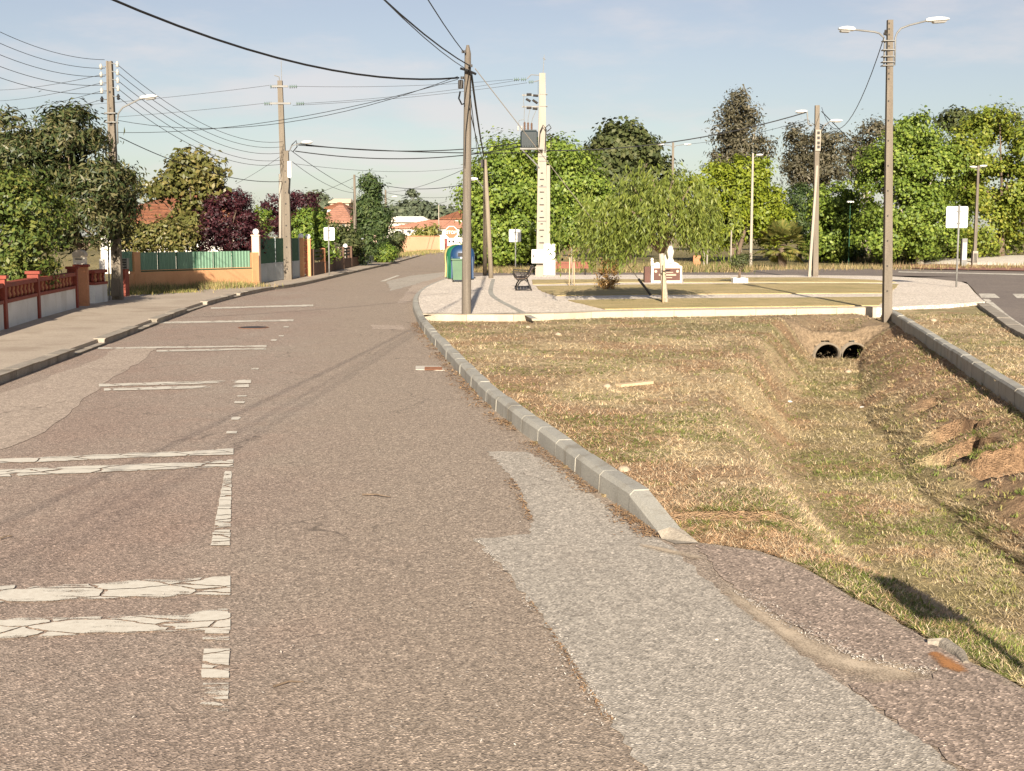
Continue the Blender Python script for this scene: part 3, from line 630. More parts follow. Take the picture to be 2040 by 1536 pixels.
# right kerb of precast stones; every stone its own piece
def kerb(name, line, L, w, h, mat, gap=.012, side=1, zb=0.0, bev=.025, fn=None, taper_first=False, label=None, jit=0.0, seed=1, mortar=None):
    """stones along a line; side=+1 puts the kerb to the right of the direction of travel"""
    rr = random.Random(seed)
    root = bpy.data.objects.new(name, None); COL.objects.link(root); root.location = line[0]; root['kind'] = 'structure'
    pts = resample(line, L)
    for i, (a, b) in enumerate(zip(pts[:-1], pts[1:])):
        d = (b - a); l = d.length; d.normalize(); q = Vector((d.y, -d.x, 0)) * side
        hh = h if fn is None else fn(i, a)
        if hh is None: continue
        h0 = h1 = hh
        if taper_first and i == 0: h0 = .03
        a2, b2 = a + d * gap / 2, b - d * gap / 2; j = rr.uniform(-jit, jit); wv = w
        m = MB(); V = []
        for p, z1 in ((a2, h0), (b2, h1)):
            for off, z in ((0, zb - .12), (0.012, zb + z1 - bev), (bev + .012, zb + z1), (wv - .005, zb + z1), (wv, zb - .12)):
                V.append(p + q * (off + j) + Vector((0, 0, z + (j if z > 0 else 0))))
        m.add(V, [(4, 3, 2, 1, 0), (5, 6, 7, 8, 9)] + [(k, k + 1, k + 6, k + 5) for k in range(4)] + [(4, 0, 5, 9)])
        m.build('kerb_stone', mat, root)
        if mortar and i:
            mm = MB(); V = []
            for p in (a - d * gap / 2, a + d * gap / 2):
                for off, z in ((0.006, zb - .1), (0.016, zb + h0 - bev - .003), (bev + .015, zb + h0 - .004), (wv - .008, zb + h0 - .004), (wv - .004, zb - .1)):
                    V.append(p + q * off + Vector((0, 0, z)))
            mm.add(V, [(k, k + 1, k + 6, k + 5) for k in range(4)]); mm.build('mortar_joint', mortar, root)
    return root
kerb('kerb', kerb_line, .71, .15, .15, 'kerb_concrete', .014, 1, 0, .03, taper_first=True, mortar='mortar', jit=.004, fn=lambda i, a: .15 if a.y < 30 else max(.115, .15 - (a.y - 30) * .004))
m = MB(); e0 = gp(1318, 1072); e1 = gp(1392, 1082)
m.add([gp(1318, 1073, .004), gp(1345, 1083, .006), gp(1392, 1081, .012), gp(1362, 1056, .05), gp(1335, 1050, .06), gp(1310, 1058, .05)], [(0, 1, 2, 3, 4, 5)]); m.build('concrete_ramp', 'kerb_old')['kind'] = 'structure'
# left kerb, worn, with dropped stretches at the drives
def lk(i, a):
    if a.y > 60: return .10
    return .04 if i in (13, 14, 18, 19, 24, 25, 26, 31) else .115
kl = [p for p in left_line if p.y > 6]
kerb('kerb', kl, 1.0, -.16, .12, 'kerb_old', .012, 1, 0, .025, fn=lk, jit=.006, seed=5)
# left pavement behind it
wall_px = [(-260, 735), (0, 655), (65, 636), (152, 611), (212, 600), (250, 591)]
wl = [gp(*p, .1) for p in wall_px]
lp = [p for p in left_line if p.y > 6]
sidewalk_poly = ([(p.x - .1, p.y) for p in lp] + [(-11.5, 240), (-9.6, 95), (-9.6, 84), (-9.5, 62), (-9.4, 55), (-9.3, 48), (-10.2, 44.5), (-12.6, 40.8), (-12.2, 37), (-11.6, 33.5), (-11.2, 30)] + [(p.x - .6, p.y) for p in reversed(wl[:3])] + [(-8.5, 6)])
m = MB(); m.prism(sidewalk_poly, -.08, .1); m.build('sidewalk', 'sidewalk_concrete')['kind'] = 'structure'
# retaining kerb right of the ditch
rl = [Vector((kx(y), y, 0)) for y in np.arange(5, 31.2, .5)]
kerb('retaining_kerb', list(reversed(rl)), 1.0, .16, .13, 'kerb_concrete', .012, -1, -.05, .02, jit=.004, seed=9) if 0 else None
root = bpy.data.objects.new('retaining_kerb', None); COL.objects.link(root); root.location = rl[0]; root['kind'] = 'structure'
for a, b in zip(np.arange(5, 30.2, 1.0), np.arange(6, 31.2, 1.0)):
    m = MB(); pa, pb = Vector((kx(a), a + .006, 0)), Vector((kx(b), b - .006, 0)); j = random.uniform(-.006, .006)
    V = []
    for p in (pa, pb):
        for off, z in ((0, -.55), (.01, .105), (.035, .13), (.15, .13), (.16, -.3)): V.append(p + Vector((off, 0, z + j)))
    m.add(V, [(4, 3, 2, 1, 0), (5, 6, 7, 8, 9)] + [(k, k + 1, k + 6, k + 5) for k in range(4)]); m.build('kerb_stone', 'kerb_concrete', root)
# kerb of the far road on the right
rline = [Vector((rk(y), y, 0)) for y in np.arange(8, 33.2, .8)]
kerb('kerb', rline, 1.0, -.22, .12, 'kerb_old', .015, 1, 0, .02, jit=.006, seed=13)
# ------------------------------------------------------------------ the little park
front = [gp(p[0], p[1]) for p in [(842, 638), (940, 640), (1040, 640), (1200, 633), (1480, 628), (1755, 624), (1790, 622), (1900, 616), (1962, 611)]]
right = [gp(*p, .1) for p in [(1955, 598), (1940, 583), (1928, 568), (1915, 563), (1850, 556), (1760, 551), (1620, 549.5), (1400, 549), (1200, 548.5), (1060, 549), (960, 551), (900, 556.5)]]
kl2 = [p for p in kerb_line if p.y > 27.0]
plat = [(p.x, p.y) for p in front] + [(p.x, p.y) for p in right] + [(p.x + .16, p.y + .02) for p in reversed(kl2)]
m = MB(); m.prism(plat, -.1, PARK_Z)
o = m.build('park_pavement', 'cobble_white'); o['kind'] = 'structure'
# front edging of long pale concrete slabs
fl = []
for a, b in zip(front[:-1], front[1:]): fl += [a.lerp(b, k / 6) for k in range(6)]
fl.append(front[-1])
kerb('edging_kerb', [p - Vector((0, .16, 0)) for p in fl if p.x < 9.1], 1.0, -.30, .155, 'kerb_white', .008, 1, 0, .012, jit=.005, seed=17)
def lawn(name, pts, z, seed):
    poly = gpoly(pts, PARK_Z, .5, .03, seed); mb = MB(); mb.prism(poly, z - .03, z)
    o = mb.build(name, 'lawn'); o['kind'] = 'structure'; return poly
surf('lawn', (.38, .30, .135), (.52, .40, .205), .55, .95, 60, .35, .8, .03, coords='pos', stain=(.29, .26, .105), stsc=.8)
lawns = [lawn('lawn', [(1132, 599), (1300, 596), (1480, 594.5), (1700, 593), (1768, 592), (1752, 609.5), (1480, 612.5), (1205, 617)], PARK_Z + .02, 1),
         lawn('lawn', [(1068, 571), (1200, 568.5), (1480, 565.5), (1700, 565), (1790, 567), (1774, 584.5), (1480, 586), (1250, 588), (1108, 590), (1078, 580)], PARK_Z + .02, 2),
         lawn('lawn', [(1060, 558), (1200, 557), (1290, 557), (1290, 562), (1180, 564), (1062, 567)], PARK_Z + .02, 3),
         lawn('lawn', [(1362, 556), (1480, 553.5), (1620, 553.5), (1740, 558), (1785, 563), (1480, 562.5), (1362, 563)], PARK_Z + .02, 4)]
# dark joint line across the cobbles
jl = catmull([gp(p[0], p[1], PARK_Z) for p in [(1065, 635), (1020, 612), (990, 596), (978, 584), (979, 570), (983, 556)]], 6)
mb = MB()
for a, b in zip(jl[:-1], jl[1:]):
    d = (b - a).normalized(); q = Vector((-d.y, d.x, 0)) * .07; mb.add([a - q + Vector((0, 0, .004)), a + q + Vector((0, 0, .004)), b + q + Vector((0, 0, .004)), b - q + Vector((0, 0, .004))], [(0, 1, 2, 3)])
mb.build('joint_strip', 'kerb_concrete')['kind'] = 'structure'
# mound of pale gravel beyond the roundabout
V = []; F = []
mm = MB(); c = gp(2010, 528); prof = [(11, 0), (9.5, .25), (7, .42), (4, .55), (.5, .6)]
mm.lathe((c.x + 6, c.y + 4, -.02), prof, 40); o = mm.build('gravel_mound', 'gravel_white', None, True); o['kind'] = 'structure'

# ------------------------------------------------------------------ grass, litter (uncountable)
def blades(name, P, ln, wd, col, up=.35, mat='grass_blade', curl=0.0):
    n = len(P); a = RNG.uniform(0, 2 * np.pi, n); el = RNG.uniform(0.02, up, n) * np.pi / 2
    d = np.stack([np.cos(a) * np.cos(el), np.sin(a) * np.cos(el), np.sin(el)], 1); L = (ln * RNG.uniform(.5, 1.3, n))[:, None]
    q = np.stack([-np.sin(a), np.cos(a), np.zeros(n)], 1) * (wd * RNG.uniform(.6, 1.3, n))[:, None] * .5
    tip = P + d * L; 
    V = np.stack([P - q, P + q, tip], 1).reshape(-1, 3); F = np.arange(3 * n).reshape(-1, 3)
    o = npmesh(name, V, F, mat, col=np.repeat(col, 3, 0)); o['kind'] = 'stuff'; return o
n = 860000
px_ = RNG.uniform(780, 2560, n); py_ = 625 + (1560 - 625) * RNG.uniform(0, 1, n) ** 1.0
dx = (px_ - 1020) / FPX; cy = (768 - py_) / FPX; dy = cp + cy * sn; dz = -sn + cy * cp
P = None
x = None; zc = np.zeros(n)
for it in range(3):
    k = (zc - CAMH) / dz; x = dx * k; y = dy * k; zc, iv = height(x, y)
    zc = np.where(iv, zc, 0)
ok = iv & (RNG.uniform(0, 1, n) < .25 + .9 * vnoise(x, y, 1.2, 123, 3)) & (np.abs(x - xr(y)) > np.where(y < 7.5, .015, .16))
for (a, b, r_, d_) in PITS: ok &= ((x - a) ** 2 + (y - b) ** 2) > (r_ * 1.1) ** 2
x, y, z = x[ok], y[ok], zc[ok]; d = np.hypot(x, y)
c = ground_col(x, y, z, np.ones(len(x), bool)) * RNG.uniform(.45, 2.0, (len(x), 1))
lt = RNG.uniform(0, 1, len(x)) < .30; c[lt] = np.array([.58, .46, .28]) * RNG.uniform(.7, 1.2, (lt.sum(), 1)) * np.array([1, 1.03, 1.12])
gr = (RNG.uniform(0, 1, len(x)) < .55 * sstep(.5, .62, vnoise(x, y, 1.1, 133, 3) + .12 * sstep(10, 6.5, y))); c[gr] = np.array([.155, .185, .04]) * RNG.uniform(.6, 1.5, (gr.sum(), 1))
blades('dry_grass', np.stack([x, y, z], 1), .030 + .0028 * d, .0032 + .00032 * d, c, .34)
# fringe of weeds under the orange wall, along the far verge and at the kerb
def fringe(name, a, b, n, w, hgt, cols, z=0.0, wd=.012):
    t = RNG.uniform(0, 1, n); a = np.array(a); b = np.array(b)
    d = (b - a) / np.linalg.norm(b - a); q = np.array([-d[1], d[0]])
    xy = a[None] + (b - a)[None] * t[:, None] + q[None] * RNG.normal(0, w, n)[:, None]
    c = np.array(cols)[RNG.integers(0, len(cols), n)] * RNG.uniform(.7, 1.35, (n, 1))
    hh = hgt * (.35 + vnoise(xy[:, 0], xy[:, 1], .8, 5, 3))
    ang = RNG.uniform(0, 2 * np.pi, n); P = np.stack([xy[:, 0], xy[:, 1], np.full(n, z)], 1)
    q2 = np.stack([np.cos(ang), np.sin(ang), np.zeros(n)], 1) * wd * .5
    tip = P + np.stack([RNG.normal(0, .25, n) * hh, RNG.normal(0, .25, n) * hh, hh * RNG.uniform(.5, 1.2, n)], 1)
    o = npmesh(name, np.stack([P - q2, P + q2, tip], 1).reshape(-1, 3), np.arange(3 * n).reshape(-1, 3), 'grass_blade', col=np.repeat(c, 3, 0)); o['kind'] = 'stuff'
ST = [(.25, .185, .095), (.19, .145, .065), (.12, .12, .045), (.30, .23, .125)]
GR = [(.15, .17, .05), (.22, .21, .06), (.36, .28, .12)]
a, b = gp(256, 582, .1), gp(500, 569, .1)
fringe('weeds', a[:2], b[:2], 3500, .55, .26, GR + ST, .1, .02)
a, b = gp(205, 589, .1), gp(380, 581, .1)
fringe('weeds', a[:2], b[:2], 1500, .3, .16, GR, .1, .02)
fringe('tall_grass', (1.5, 66), (12, 66), 6000, 1.2, .5, ST + GR[:1], 0, .035)
fringe('tall_grass', (-1.8, 63.5), (2.2, 66), 2500, .8, .35, ST, 0, .03)
fringe('tall_grass', (9, 70), (60, 78), 10000, 1.8, .38, ST, -.05, .04)
fringe('tall_grass', (24, 90), (70, 92), 8000, 2.5, .8, ST + GR[1:2], -.05, .05)
fringe('tall_grass', (-10.5, 98), (-8.2, 150), 3000, .9, .3, ST + GR, .1, .05)
def litter(name, line, n, w, off, size=.018, mat='litter'):
    pts = np.array([[p.x, p.y] for p in line]); seg = RNG.integers(0, len(pts) - 1, n); t = RNG.uniform(0, 1, n)[:, None]
    p = pts[seg] * (1 - t) + pts[seg + 1] * t; dd = pts[seg + 1] - pts[seg]; dd /= np.linalg.norm(dd, axis=1)[:, None]
    q = np.stack([-dd[:, 1], dd[:, 0]], 1); p = p + q * (off + np.abs(RNG.normal(0, w, n)))[:, None]
    keep = vnoise(p[:, 0], p[:, 1], 2.3, 77, 3) > .36; p = p[keep]; n = len(p)
    a = RNG.uniform(0, 2 * np.pi, n); u = np.stack([np.cos(a), np.sin(a), RNG.uniform(-.3, .5, n)], 1) * (size * RNG.uniform(.5, 1.8, n))[:, None]
    v = np.stack([-np.sin(a), np.cos(a), RNG.uniform(-.3, .3, n)], 1) * (size * .4 * RNG.uniform(.5, 1.5, n))[:, None]
    P3 = np.stack([p[:, 0], p[:, 1], np.full(n, .016)], 1)
    V = np.stack([P3 - u, P3 - v, P3 + u, P3 + v], 1).reshape(-1, 3); o = npmesh(name, V, np.arange(4 * n).reshape(-1, 4), mat); o['kind'] = 'stuff'
litter('leaf_litter', [p for p in kerb_line if p.y < 12.5], 2600, .075, .0, .011)
litter('leaf_litter', [p for p in kerb_line if 12 < p.y < 27], 1600, .09, .0, .02)
litter('leaf_litter', [gp(1062, 1040), gp(1040, 985), gp(1020, 955)], 260, .03, .0, .012)
litter('leaf_litter', [gp(1250, 1480), gp(1185, 1390), gp(1120, 1290), gp(1062, 1205), gp(1010, 1140)], 330, .018, .0, .009)

litter('gravel_crumbs', [gp(1330, 1580), gp(1240, 1480), gp(1185, 1390), gp(1120, 1290), gp(1062, 1205), gp(1010, 1140), gp(945, 1074)], 900, .05, -.03, .006, 'gravel_white')
litter('gravel_crumbs', [gp(1460, 1170), gp(1560, 1235), gp(1700, 1310), gp(1860, 1345)], 700, .06, -.06, .006, 'gravel_white')
litter('gravel_crumbs', [gp(700, 1500), gp(760, 1300), gp(800, 1100), gp(820, 950), gp(860, 800)], 500, .7, -.9, .006, 'gravel_white')
# tufts of weeds standing out of the mown grass
def tufts(name, n, per, hgt, region, cols, seed):
    r = np.random.default_rng(seed); px_ = r.uniform(region[0], region[1], n); py_ = r.uniform(region[2], region[3], n); zc = np.zeros(n)
    dx = (px_ - 1020) / FPX; cy = (768 - py_) / FPX; dy = cp + cy * sn; dz = -sn + cy * cp
    for it in range(4):
        k = (zc - CAMH) / dz; x = dx * k; y = dy * k; zc, iv = height(x, y); zc = np.where(iv, zc, 0)
    ok = iv & (np.abs(x - xr(y)) > .2); x, y, z = x[ok], y[ok], zc[ok]; m_ = len(x); idx = np.repeat(np.arange(m_), per); N_ = len(idx)
    sc = r.uniform(.5, 1.4, m_)[idx] * hgt * (1 + .03 * np.hypot(x, y))[idx]; P = np.stack([x[idx] + r.normal(0, .03, N_), y[idx] + r.normal(0, .03, N_), z[idx] - .005], 1)
    a = r.uniform(0, 2 * np.pi, N_); q = np.stack([np.cos(a), np.sin(a), np.zeros(N_)], 1) * .0035 * (1 + .06 * np.hypot(x, y))[idx][:, None]
    tip = P + np.stack([r.normal(0, .5, N_) * sc, r.normal(0, .5, N_) * sc, sc * r.uniform(.4, 1.1, N_)], 1)
    c = np.array(cols)[r.integers(0, len(cols), m_)][idx] * r.uniform(.7, 1.3, (N_, 1))
    o = npmesh(name, np.stack([P - q, P + q, tip], 1).reshape(-1, 3), np.arange(3 * N_).reshape(-1, 3), 'grass_blade', col=np.repeat(c, 3, 0)); o['kind'] = 'stuff'
tufts('weeds', 240, 16, .022, (900, 2040, 650, 1350), [(.19, .20, .06), (.24, .22, .08), (.42, .33, .18), (.46, .37, .22)], 3)
tufts('weeds', 240, 20, .03, (1620, 2040, 880, 1320), [(.16, .20, .05), (.20, .22, .06), (.26, .24, .08)], 4)
tufts('weeds', 150, 16, .035, (1700, 2040, 680, 1000), [(.36, .27, .15), (.22, .19, .08), (.42, .33, .19)], 5)

# ------------------------------------------------------------------ trees
def leaf_quads(C, Nn, size, asp, n_):
    """rhombic leaves at C, facing Nn"""
    n_ = len(C); r = RNG.normal(size=(n_, 3)); u = np.cross(Nn, r); u /= np.linalg.norm(u, axis=1)[:, None] + 1e-9
    w = np.cross(Nn, u); s = (size * RNG.uniform(.4, 1.6, n_))[:, None]
    a = u * s * .5; b = w * s * asp * .5; fold = Nn * s * .12
    return np.stack([C - a, C - b + fold, C + a, C + b + fold], 1).reshape(-1, 3)
def blob_px(px, py, Y, rx, ry, rd=None):
    c = at(px, py, Y); k = Y / FPX
    return (c.x, c.y, c.z, rx * k, (rd if rd is not None else (rx + ry) / 2 * k), ry * k)
def crown_points(blobs, n, clumps, cr, surfb=.55):
    vol = np.array([(b[3] * b[4] * b[5]) ** .8 for b in blobs]); vol /= vol.sum()
    cl = RNG.choice(len(blobs), clumps, p=vol); B = np.array(blobs)[cl]
    d = RNG.normal(size=(clumps, 3)); d /= np.linalg.norm(d, axis=1)[:, None]
    rad = RNG.uniform(0, 1, clumps) ** (1 / 3 * (1 - surfb)) * RNG.uniform(.82, 1.08, clumps)
    c = B[:, :3] + d * B[:, 3:6] * rad[:, None]
    k = RNG.integers(0, clumps, n); g = RNG.normal(size=(n, 3)) * cr * RNG.uniform(.6, 1.3, clumps)[k][:, None] * np.array([1, 1, .75])
    P = c[k] + g; out = d[k] * .9 + g / (np.linalg.norm(g, axis=1)[:, None] + 1e-6) * .7 + RNG.normal(size=(n, 3)) * .55 + np.array([0, 0, .35])
    out /= np.linalg.norm(out, axis=1)[:, None]
    return P, out, c
def tree(name, label, base, blobs, n, size, mat, clumps=None, cr=None, asp=.55, trunk_r=.12, bark='bark', limbs=10, group=None, cat='tree', surfb=.55, zmin=None, trunks=1, crown_name='crown'):
    base = Vector(base); root = thing(name, label, cat, base, group)
    rr = np.mean([(b[3] + b[5]) / 2 for b in blobs]); clumps = clumps or 90; cr = cr or rr * .17
    P, Nn, cl = crown_points(blobs, n, clumps, cr, surfb)
    if zmin is not None: 
        k = P[:, 2] > zmin; P, Nn = P[k], Nn[k]
    V = leaf_quads(P, Nn, size, asp, len(P)); npmesh(crown_name, V, np.arange(len(V)).reshape(-1, 4), mat, root)
    if trunk_r:
        bb = np.array(blobs); cen = Vector(np.average(bb[:, :3], axis=0, weights=bb[:, 3] * bb[:, 5])); top = Vector((cen.x, cen.y, cen.z + .25 * rr))
        m = MB()
        for q in range(trunks):
            o_ = Vector((random.uniform(-1, 1), random.uniform(-1, 1), 0)) * (trunk_r * 2.2 if trunks > 1 else 0)
            p = [base + o_ - Vector((0, 0, .12))] + [base.lerp(top, t) + o_ * (1 + 2 * t) + Vector((random.uniform(-1, 1), random.uniform(-1, 1), 0)) * trunk_r * .6 for t in (.2, .45, .7, 1)]
            m.tube(p, [trunk_r * 1.25, trunk_r, trunk_r * .8, trunk_r * .55, trunk_r * .25], 8)
        m.build('trunk', bark, root, True)
        if limbs:
            m = MB()
            for i in range(limbs):
                e = Vector(cl[i * len(cl) // limbs]); t = random.uniform(.35, .8); s_ = base.lerp(top, t); mid = s_.lerp(e, .5) + Vector((0, 0, -.06 * (e - s_).length + random.uniform(-.1, .2) * rr))
                m.tube([s_, mid, e], [trunk_r * .45, trunk_r * .28, trunk_r * .08], 5)
            m.build('branches', bark, root, True)
    return root
def wpx(lst, Y, rd=None): return [blob_px(a, b, Y, c, d, rd) for a, b, c, d in lst]

# left gardens
tree('loquat_tree', 'tall dark loquat tree with drooping rosettes overhanging the grey lamp pole', gpx(165, 33.6, .1), wpx([(140, 300, 80, 75), (185, 400, 75, 80), (110, 410, 90, 90), (150, 265, 40, 45), (60, 330, 60, 60), (215, 330, 32, 40), (200, 450, 32, 40), (224, 360, 16, 40)], 33.6, 1.4), 34000, 0.155, 'leaf_loquat', 150, 0.19, .26, .13, limbs=12)
tree('citrus_tree', 'bushy yellow-green citrus tree hanging over the red balustrade wall at the left edge', gpx(50, 28.5, .1), wpx([(30, 430, 80, 90), (66, 495, 50, 66), (-40, 440, 90, 120), (20, 550, 70, 40), (85, 425, 45, 45)], 28, 1.2), 20000, 0.095, 'leaf_citrus', 170, 0.15, .5, .09, limbs=12)
tree('loquat_tree', 'brownish loquat tree cut off by the upper left edge of the picture', gpx(-30, 34, .1), wpx([(0, 270, 55, 50), (-60, 320, 80, 90), (20, 320, 50, 50)], 34, 1.2), 10000, 0.18, 'leaf_loquat', 80, 0.18, .28, .12, limbs=8)
tree('magnolia_tree', 'open-crowned magnolia with bronze leaves in front of the tiled roof', gpx(390, 47, .1), wpx([(375, 345, 40, 38), (335, 366, 36, 18), (405, 400, 52, 34), (440, 372, 28, 20), (385, 440, 36, 36), (300, 372, 20, 13), (415, 340, 25, 28)], 47, 1.0), 7000, .2, 'leaf_magnolia', 70, .2, .5, .09, limbs=14)
tree('garden_shrub', 'low yellow-green garden shrub behind the left green fence sheets', gpx(300, 45.5, .1), wpx([(268, 474, 40, 30), (320, 472, 38, 30), (365, 478, 24, 28)], 45.5, .8), 8000, .13, 'leaf_magnolia', 110, .16, .5, .05, limbs=6, cat='shrub')
tree('plum_tree', 'rounded dark purple plum tree behind the green sheet fence', gpx(450, 46.8, .1), wpx([(452, 440, 66, 55), (420, 470, 45, 38), (485, 470, 42, 42), (455, 402, 45, 24)], 46.8, 1.1), 16000, 0.1, 'leaf_plum', 230, 0.12, .45, .1, limbs=16)
tree('plum_tree', 'second purple plum tree behind the concrete pole and green gate', gpx(580, 62, .1), wpx([(560, 420, 40, 42), (605, 410, 32, 32), (585, 455, 40, 30)], 62, 1.2), 8000, .14, 'leaf_plum', 110, .17, .45, .1, limbs=10)
tree('garden_shrub', 'narrow bright green shrub between the two purple plum trees', gpx(522, 52, .1), wpx([(520, 440, 14, 38), (524, 470, 12, 25)], 52, .5), 1800, .13, 'leaf_hedge', 30, .12, .5, .04, limbs=4, cat='shrub')
tree('garden_tree', 'light green leafy tree rising over the orange gate pillars', gpx(610, 60, .1), wpx([(612, 455, 40, 32), (640, 490, 30, 28), (625, 432, 22, 16)], 60, 1.0), 8000, .15, 'leaf_hedge', 90, .18, .5, .07, limbs=6)
tree('garden_tree', 'dull olive tree behind the white sign plate on the left pavement', gpx(660, 72, .1), wpx([(655, 460, 28, 26), (690, 480, 25, 25)], 72, 1.0), 4000, .18, 'leaf_oak', 60, .18, .5, .07, limbs=5)
tree('garden_shrub', 'feathery green shrub beside the lamp pole above the brown wall', gpx(700, 74, .1), wpx([(690, 490, 30, 25), (735, 485, 28, 28), (712, 515, 22, 16)], 74, .9), 5000, .16, 'leaf_cypress', 70, .2, .35, .05, limbs=5, cat='shrub')
tree('cypress_tree', 'tall dark conifer with two pointed tops beside the road', gpx(740, 88, .1), wpx([(737, 470, 36, 40), (735, 425, 28, 40), (733, 385, 18, 30), (734, 362, 8, 16), (748, 380, 7, 24), (757, 440, 20, 30)], 88, 1.2), 14000, .24, 'leaf_cypress', 200, .24, .3, .12, limbs=8)
tree('garden_tree', 'small dark broadleaf tree at the garden corner before the peach wall', gpx(788, 100, .1), wpx([(785, 490, 14, 24), (792, 475, 12, 14)], 100, 1.0), 2500, .22, 'leaf_oak', 40, .2, .5, .06, limbs=4)
tree('clipped_hedge', 'bright green clipped hedge bush beside the far pavement', gpx(765, 83, .1), wpx([(758, 503, 15, 15), (775, 502, 14, 14), (766, 510, 22, 14)], 83, .9), 6000, .13, 'leaf_hedge', 160, .13, .5, .05, limbs=4, cat='hedge', zmin=.12)
tree('flowering_vine', 'cream flowering vine hanging over the brown garden wall', gpx(657, 62.5, .1), wpx([(645, 495, 8, 8), (660, 490, 10, 8), (671, 502, 7, 12), (650, 510, 10, 8)], 62.5, .25), 1100, .12, 'flower_cream', 40, .07, .7, .02, limbs=4, cat='vine')
# far trees
tree('far_trees', 'round-topped dark pine standing far behind the white building', gpx(815, 270), wpx([(800, 428, 25, 14), (828, 418, 24, 14), (845, 430, 18, 12)], 270, 4), 5000, .9, 'leaf_far', 110, .9, .6, .35, limbs=6)
tree('pine_tree', 'lone thin pine with a small tuft above the far trees', gpx(821, 300), wpx([(824, 386, 8, 4), (819, 384, 5, 3)], 300, 1), 350, .7, 'leaf_far', 16, .35, .5, .12, limbs=3)
tree('far_trees', 'long dark tree belt behind the house with two tiled roofs', gpx(880, 250), wpx([(872, 432, 22, 16), (900, 436, 24, 12)], 250, 4), 3000, .9, 'leaf_far', 70, .9, .6, .3, limbs=4)
tree('far_trees', 'grey-green tree on the far left skyline beyond the plum trees', gpx(628, 230), wpx([(628, 402, 14, 12), (645, 410, 12, 9)], 230, 3), 2200, .8, 'leaf_far', 60, .7, .6, .3, limbs=4)
tree('far_trees', 'grey-green tree on the far skyline beside the dark conifer', gpx(690, 240), wpx([(712, 425, 14, 10), (800, 440, 12, 8)], 240, 3), 1400, .8, 'leaf_far', 40, .7, .6, .3, limbs=4)
# right side: planes, oak, limes, eucalyptus
tree('plane_tree', 'broad green plane tree behind the leaning wooden poles', gpx(1000, 72), wpx([(1000, 370, 62, 85), (1045, 350, 62, 68), (985, 440, 56, 68), (1050, 440, 68, 68), (1015, 310, 40, 34), (945, 400, 25, 45), (1000, 490, 51, 28)], 72, 2.3), 38000, 0.17, 'leaf_plane', 150, 0.38, .75, .2, limbs=12)
tree('plane_tree', 'vivid green plane tree just right of the white transformer pole', gpx(1103, 74), wpx([(1125, 360, 68, 73), (1165, 390, 56, 68), (1110, 310, 36, 34), (1120, 440, 79, 51), (1190, 440, 45, 56)], 74, 2.2), 36000, 0.17, 'leaf_plane', 135, 0.38, .75, .18, 'bark_pale', limbs=12)
tree('oak_tree', 'tall dull green oak with a rounded top behind the park', gpx(1250, 105), wpx([(1240, 290, 50, 46), (1275, 310, 38, 38), (1205, 320, 46, 38), (1300, 360, 46, 50), (1225, 370, 61, 50), (1180, 345, 28, 22)], 105, 3), 18750, .36, 'leaf_oak', 287, .38, .7, .28, limbs=12)
tree('poplar_tree', 'lime green upright tree behind the willow, the taller one', gpx(1455, 92), wpx([(1470, 380, 55, 61), (1500, 360, 35, 50), (1420, 370, 50, 44), (1450, 440, 77, 50), (1520, 430, 38, 44)], 92, 2.4), 20000, .24, 'leaf_lime', 287, .3, .5, .16, limbs=14, trunks=3)
tree('poplar_tree', 'smaller lime green tree left of the paired lamp poles', gpx(1545, 96), wpx([(1548, 410, 18, 40), (1530, 460, 30, 35), (1560, 440, 16, 30)], 96, 1.6), 5000, .24, 'leaf_lime', 80, .28, .5, .12, limbs=6)
tree('eucalyptus_tree', 'tallest airy eucalyptus rising behind the lime green trees', gpx(1470, 150), wpx([(1465, 215, 28, 32), (1490, 245, 25, 35), (1450, 265, 30, 35), (1480, 300, 45, 30), (1520, 300, 18, 40), (1435, 320, 22, 25), (1470, 190, 14, 14)], 150, 3), 9000, .42, 'leaf_eucalyptus', 120, .55, .35, .3, 'bark_pale', limbs=16, surfb=.3)
tree('eucalyptus_tree', 'second eucalyptus standing behind the paired lamp poles', gpx(1620, 150), wpx([(1585, 275, 20, 28), (1625, 290, 32, 42), (1655, 300, 24, 38), (1600, 345, 38, 28), (1640, 345, 40, 25), (1580, 320, 18, 20)], 150, 3), 9500, .42, 'leaf_eucalyptus', 120, .55, .35, .3, 'bark_pale', limbs=14, surfb=.3)
tree('eucalyptus_tree', 'third eucalyptus partly hidden by the double lamp pole', gpx(1725, 155), wpx([(1705, 300, 22, 40), (1740, 270, 26, 28), (1725, 330, 40, 35)], 155, 3), 5500, .42, 'leaf_eucalyptus', 80, .55, .35, .3, 'bark_pale', limbs=10, surfb=.3)
tree('pine_tree', 'grey-green bushy tree between the palm and the paired poles', gpx(1590, 100), wpx([(1595, 400, 28, 32), (1610, 450, 30, 50), (1580, 440, 25, 30)], 100, 2), 8000, .22, 'leaf_cypress', 120, .3, .4, .14, limbs=6)
tree('garden_tree', 'mid green round tree behind the short park lamp', gpx(1670, 90), wpx([(1665, 400, 44, 28), (1660, 450, 50, 55), (1700, 440, 33, 44), (1650, 490, 44, 28)], 90, 2), 16250, .24, 'leaf_plane', 200, .3, .6, .14, limbs=8)
tree('plane_tree', 'large plane tree directly behind the double lamp pole', gpx(1830, 82), wpx([(1815, 268, 42, 46), (1762, 340, 58, 52), (1850, 345, 62, 62), (1790, 410, 80, 62), (1755, 465, 55, 45), (1850, 450, 80, 56)], 82, 2.6), 46000, 0.18, 'leaf_plane', 160, 0.38, .75, .22, 'bark_pale', limbs=14)
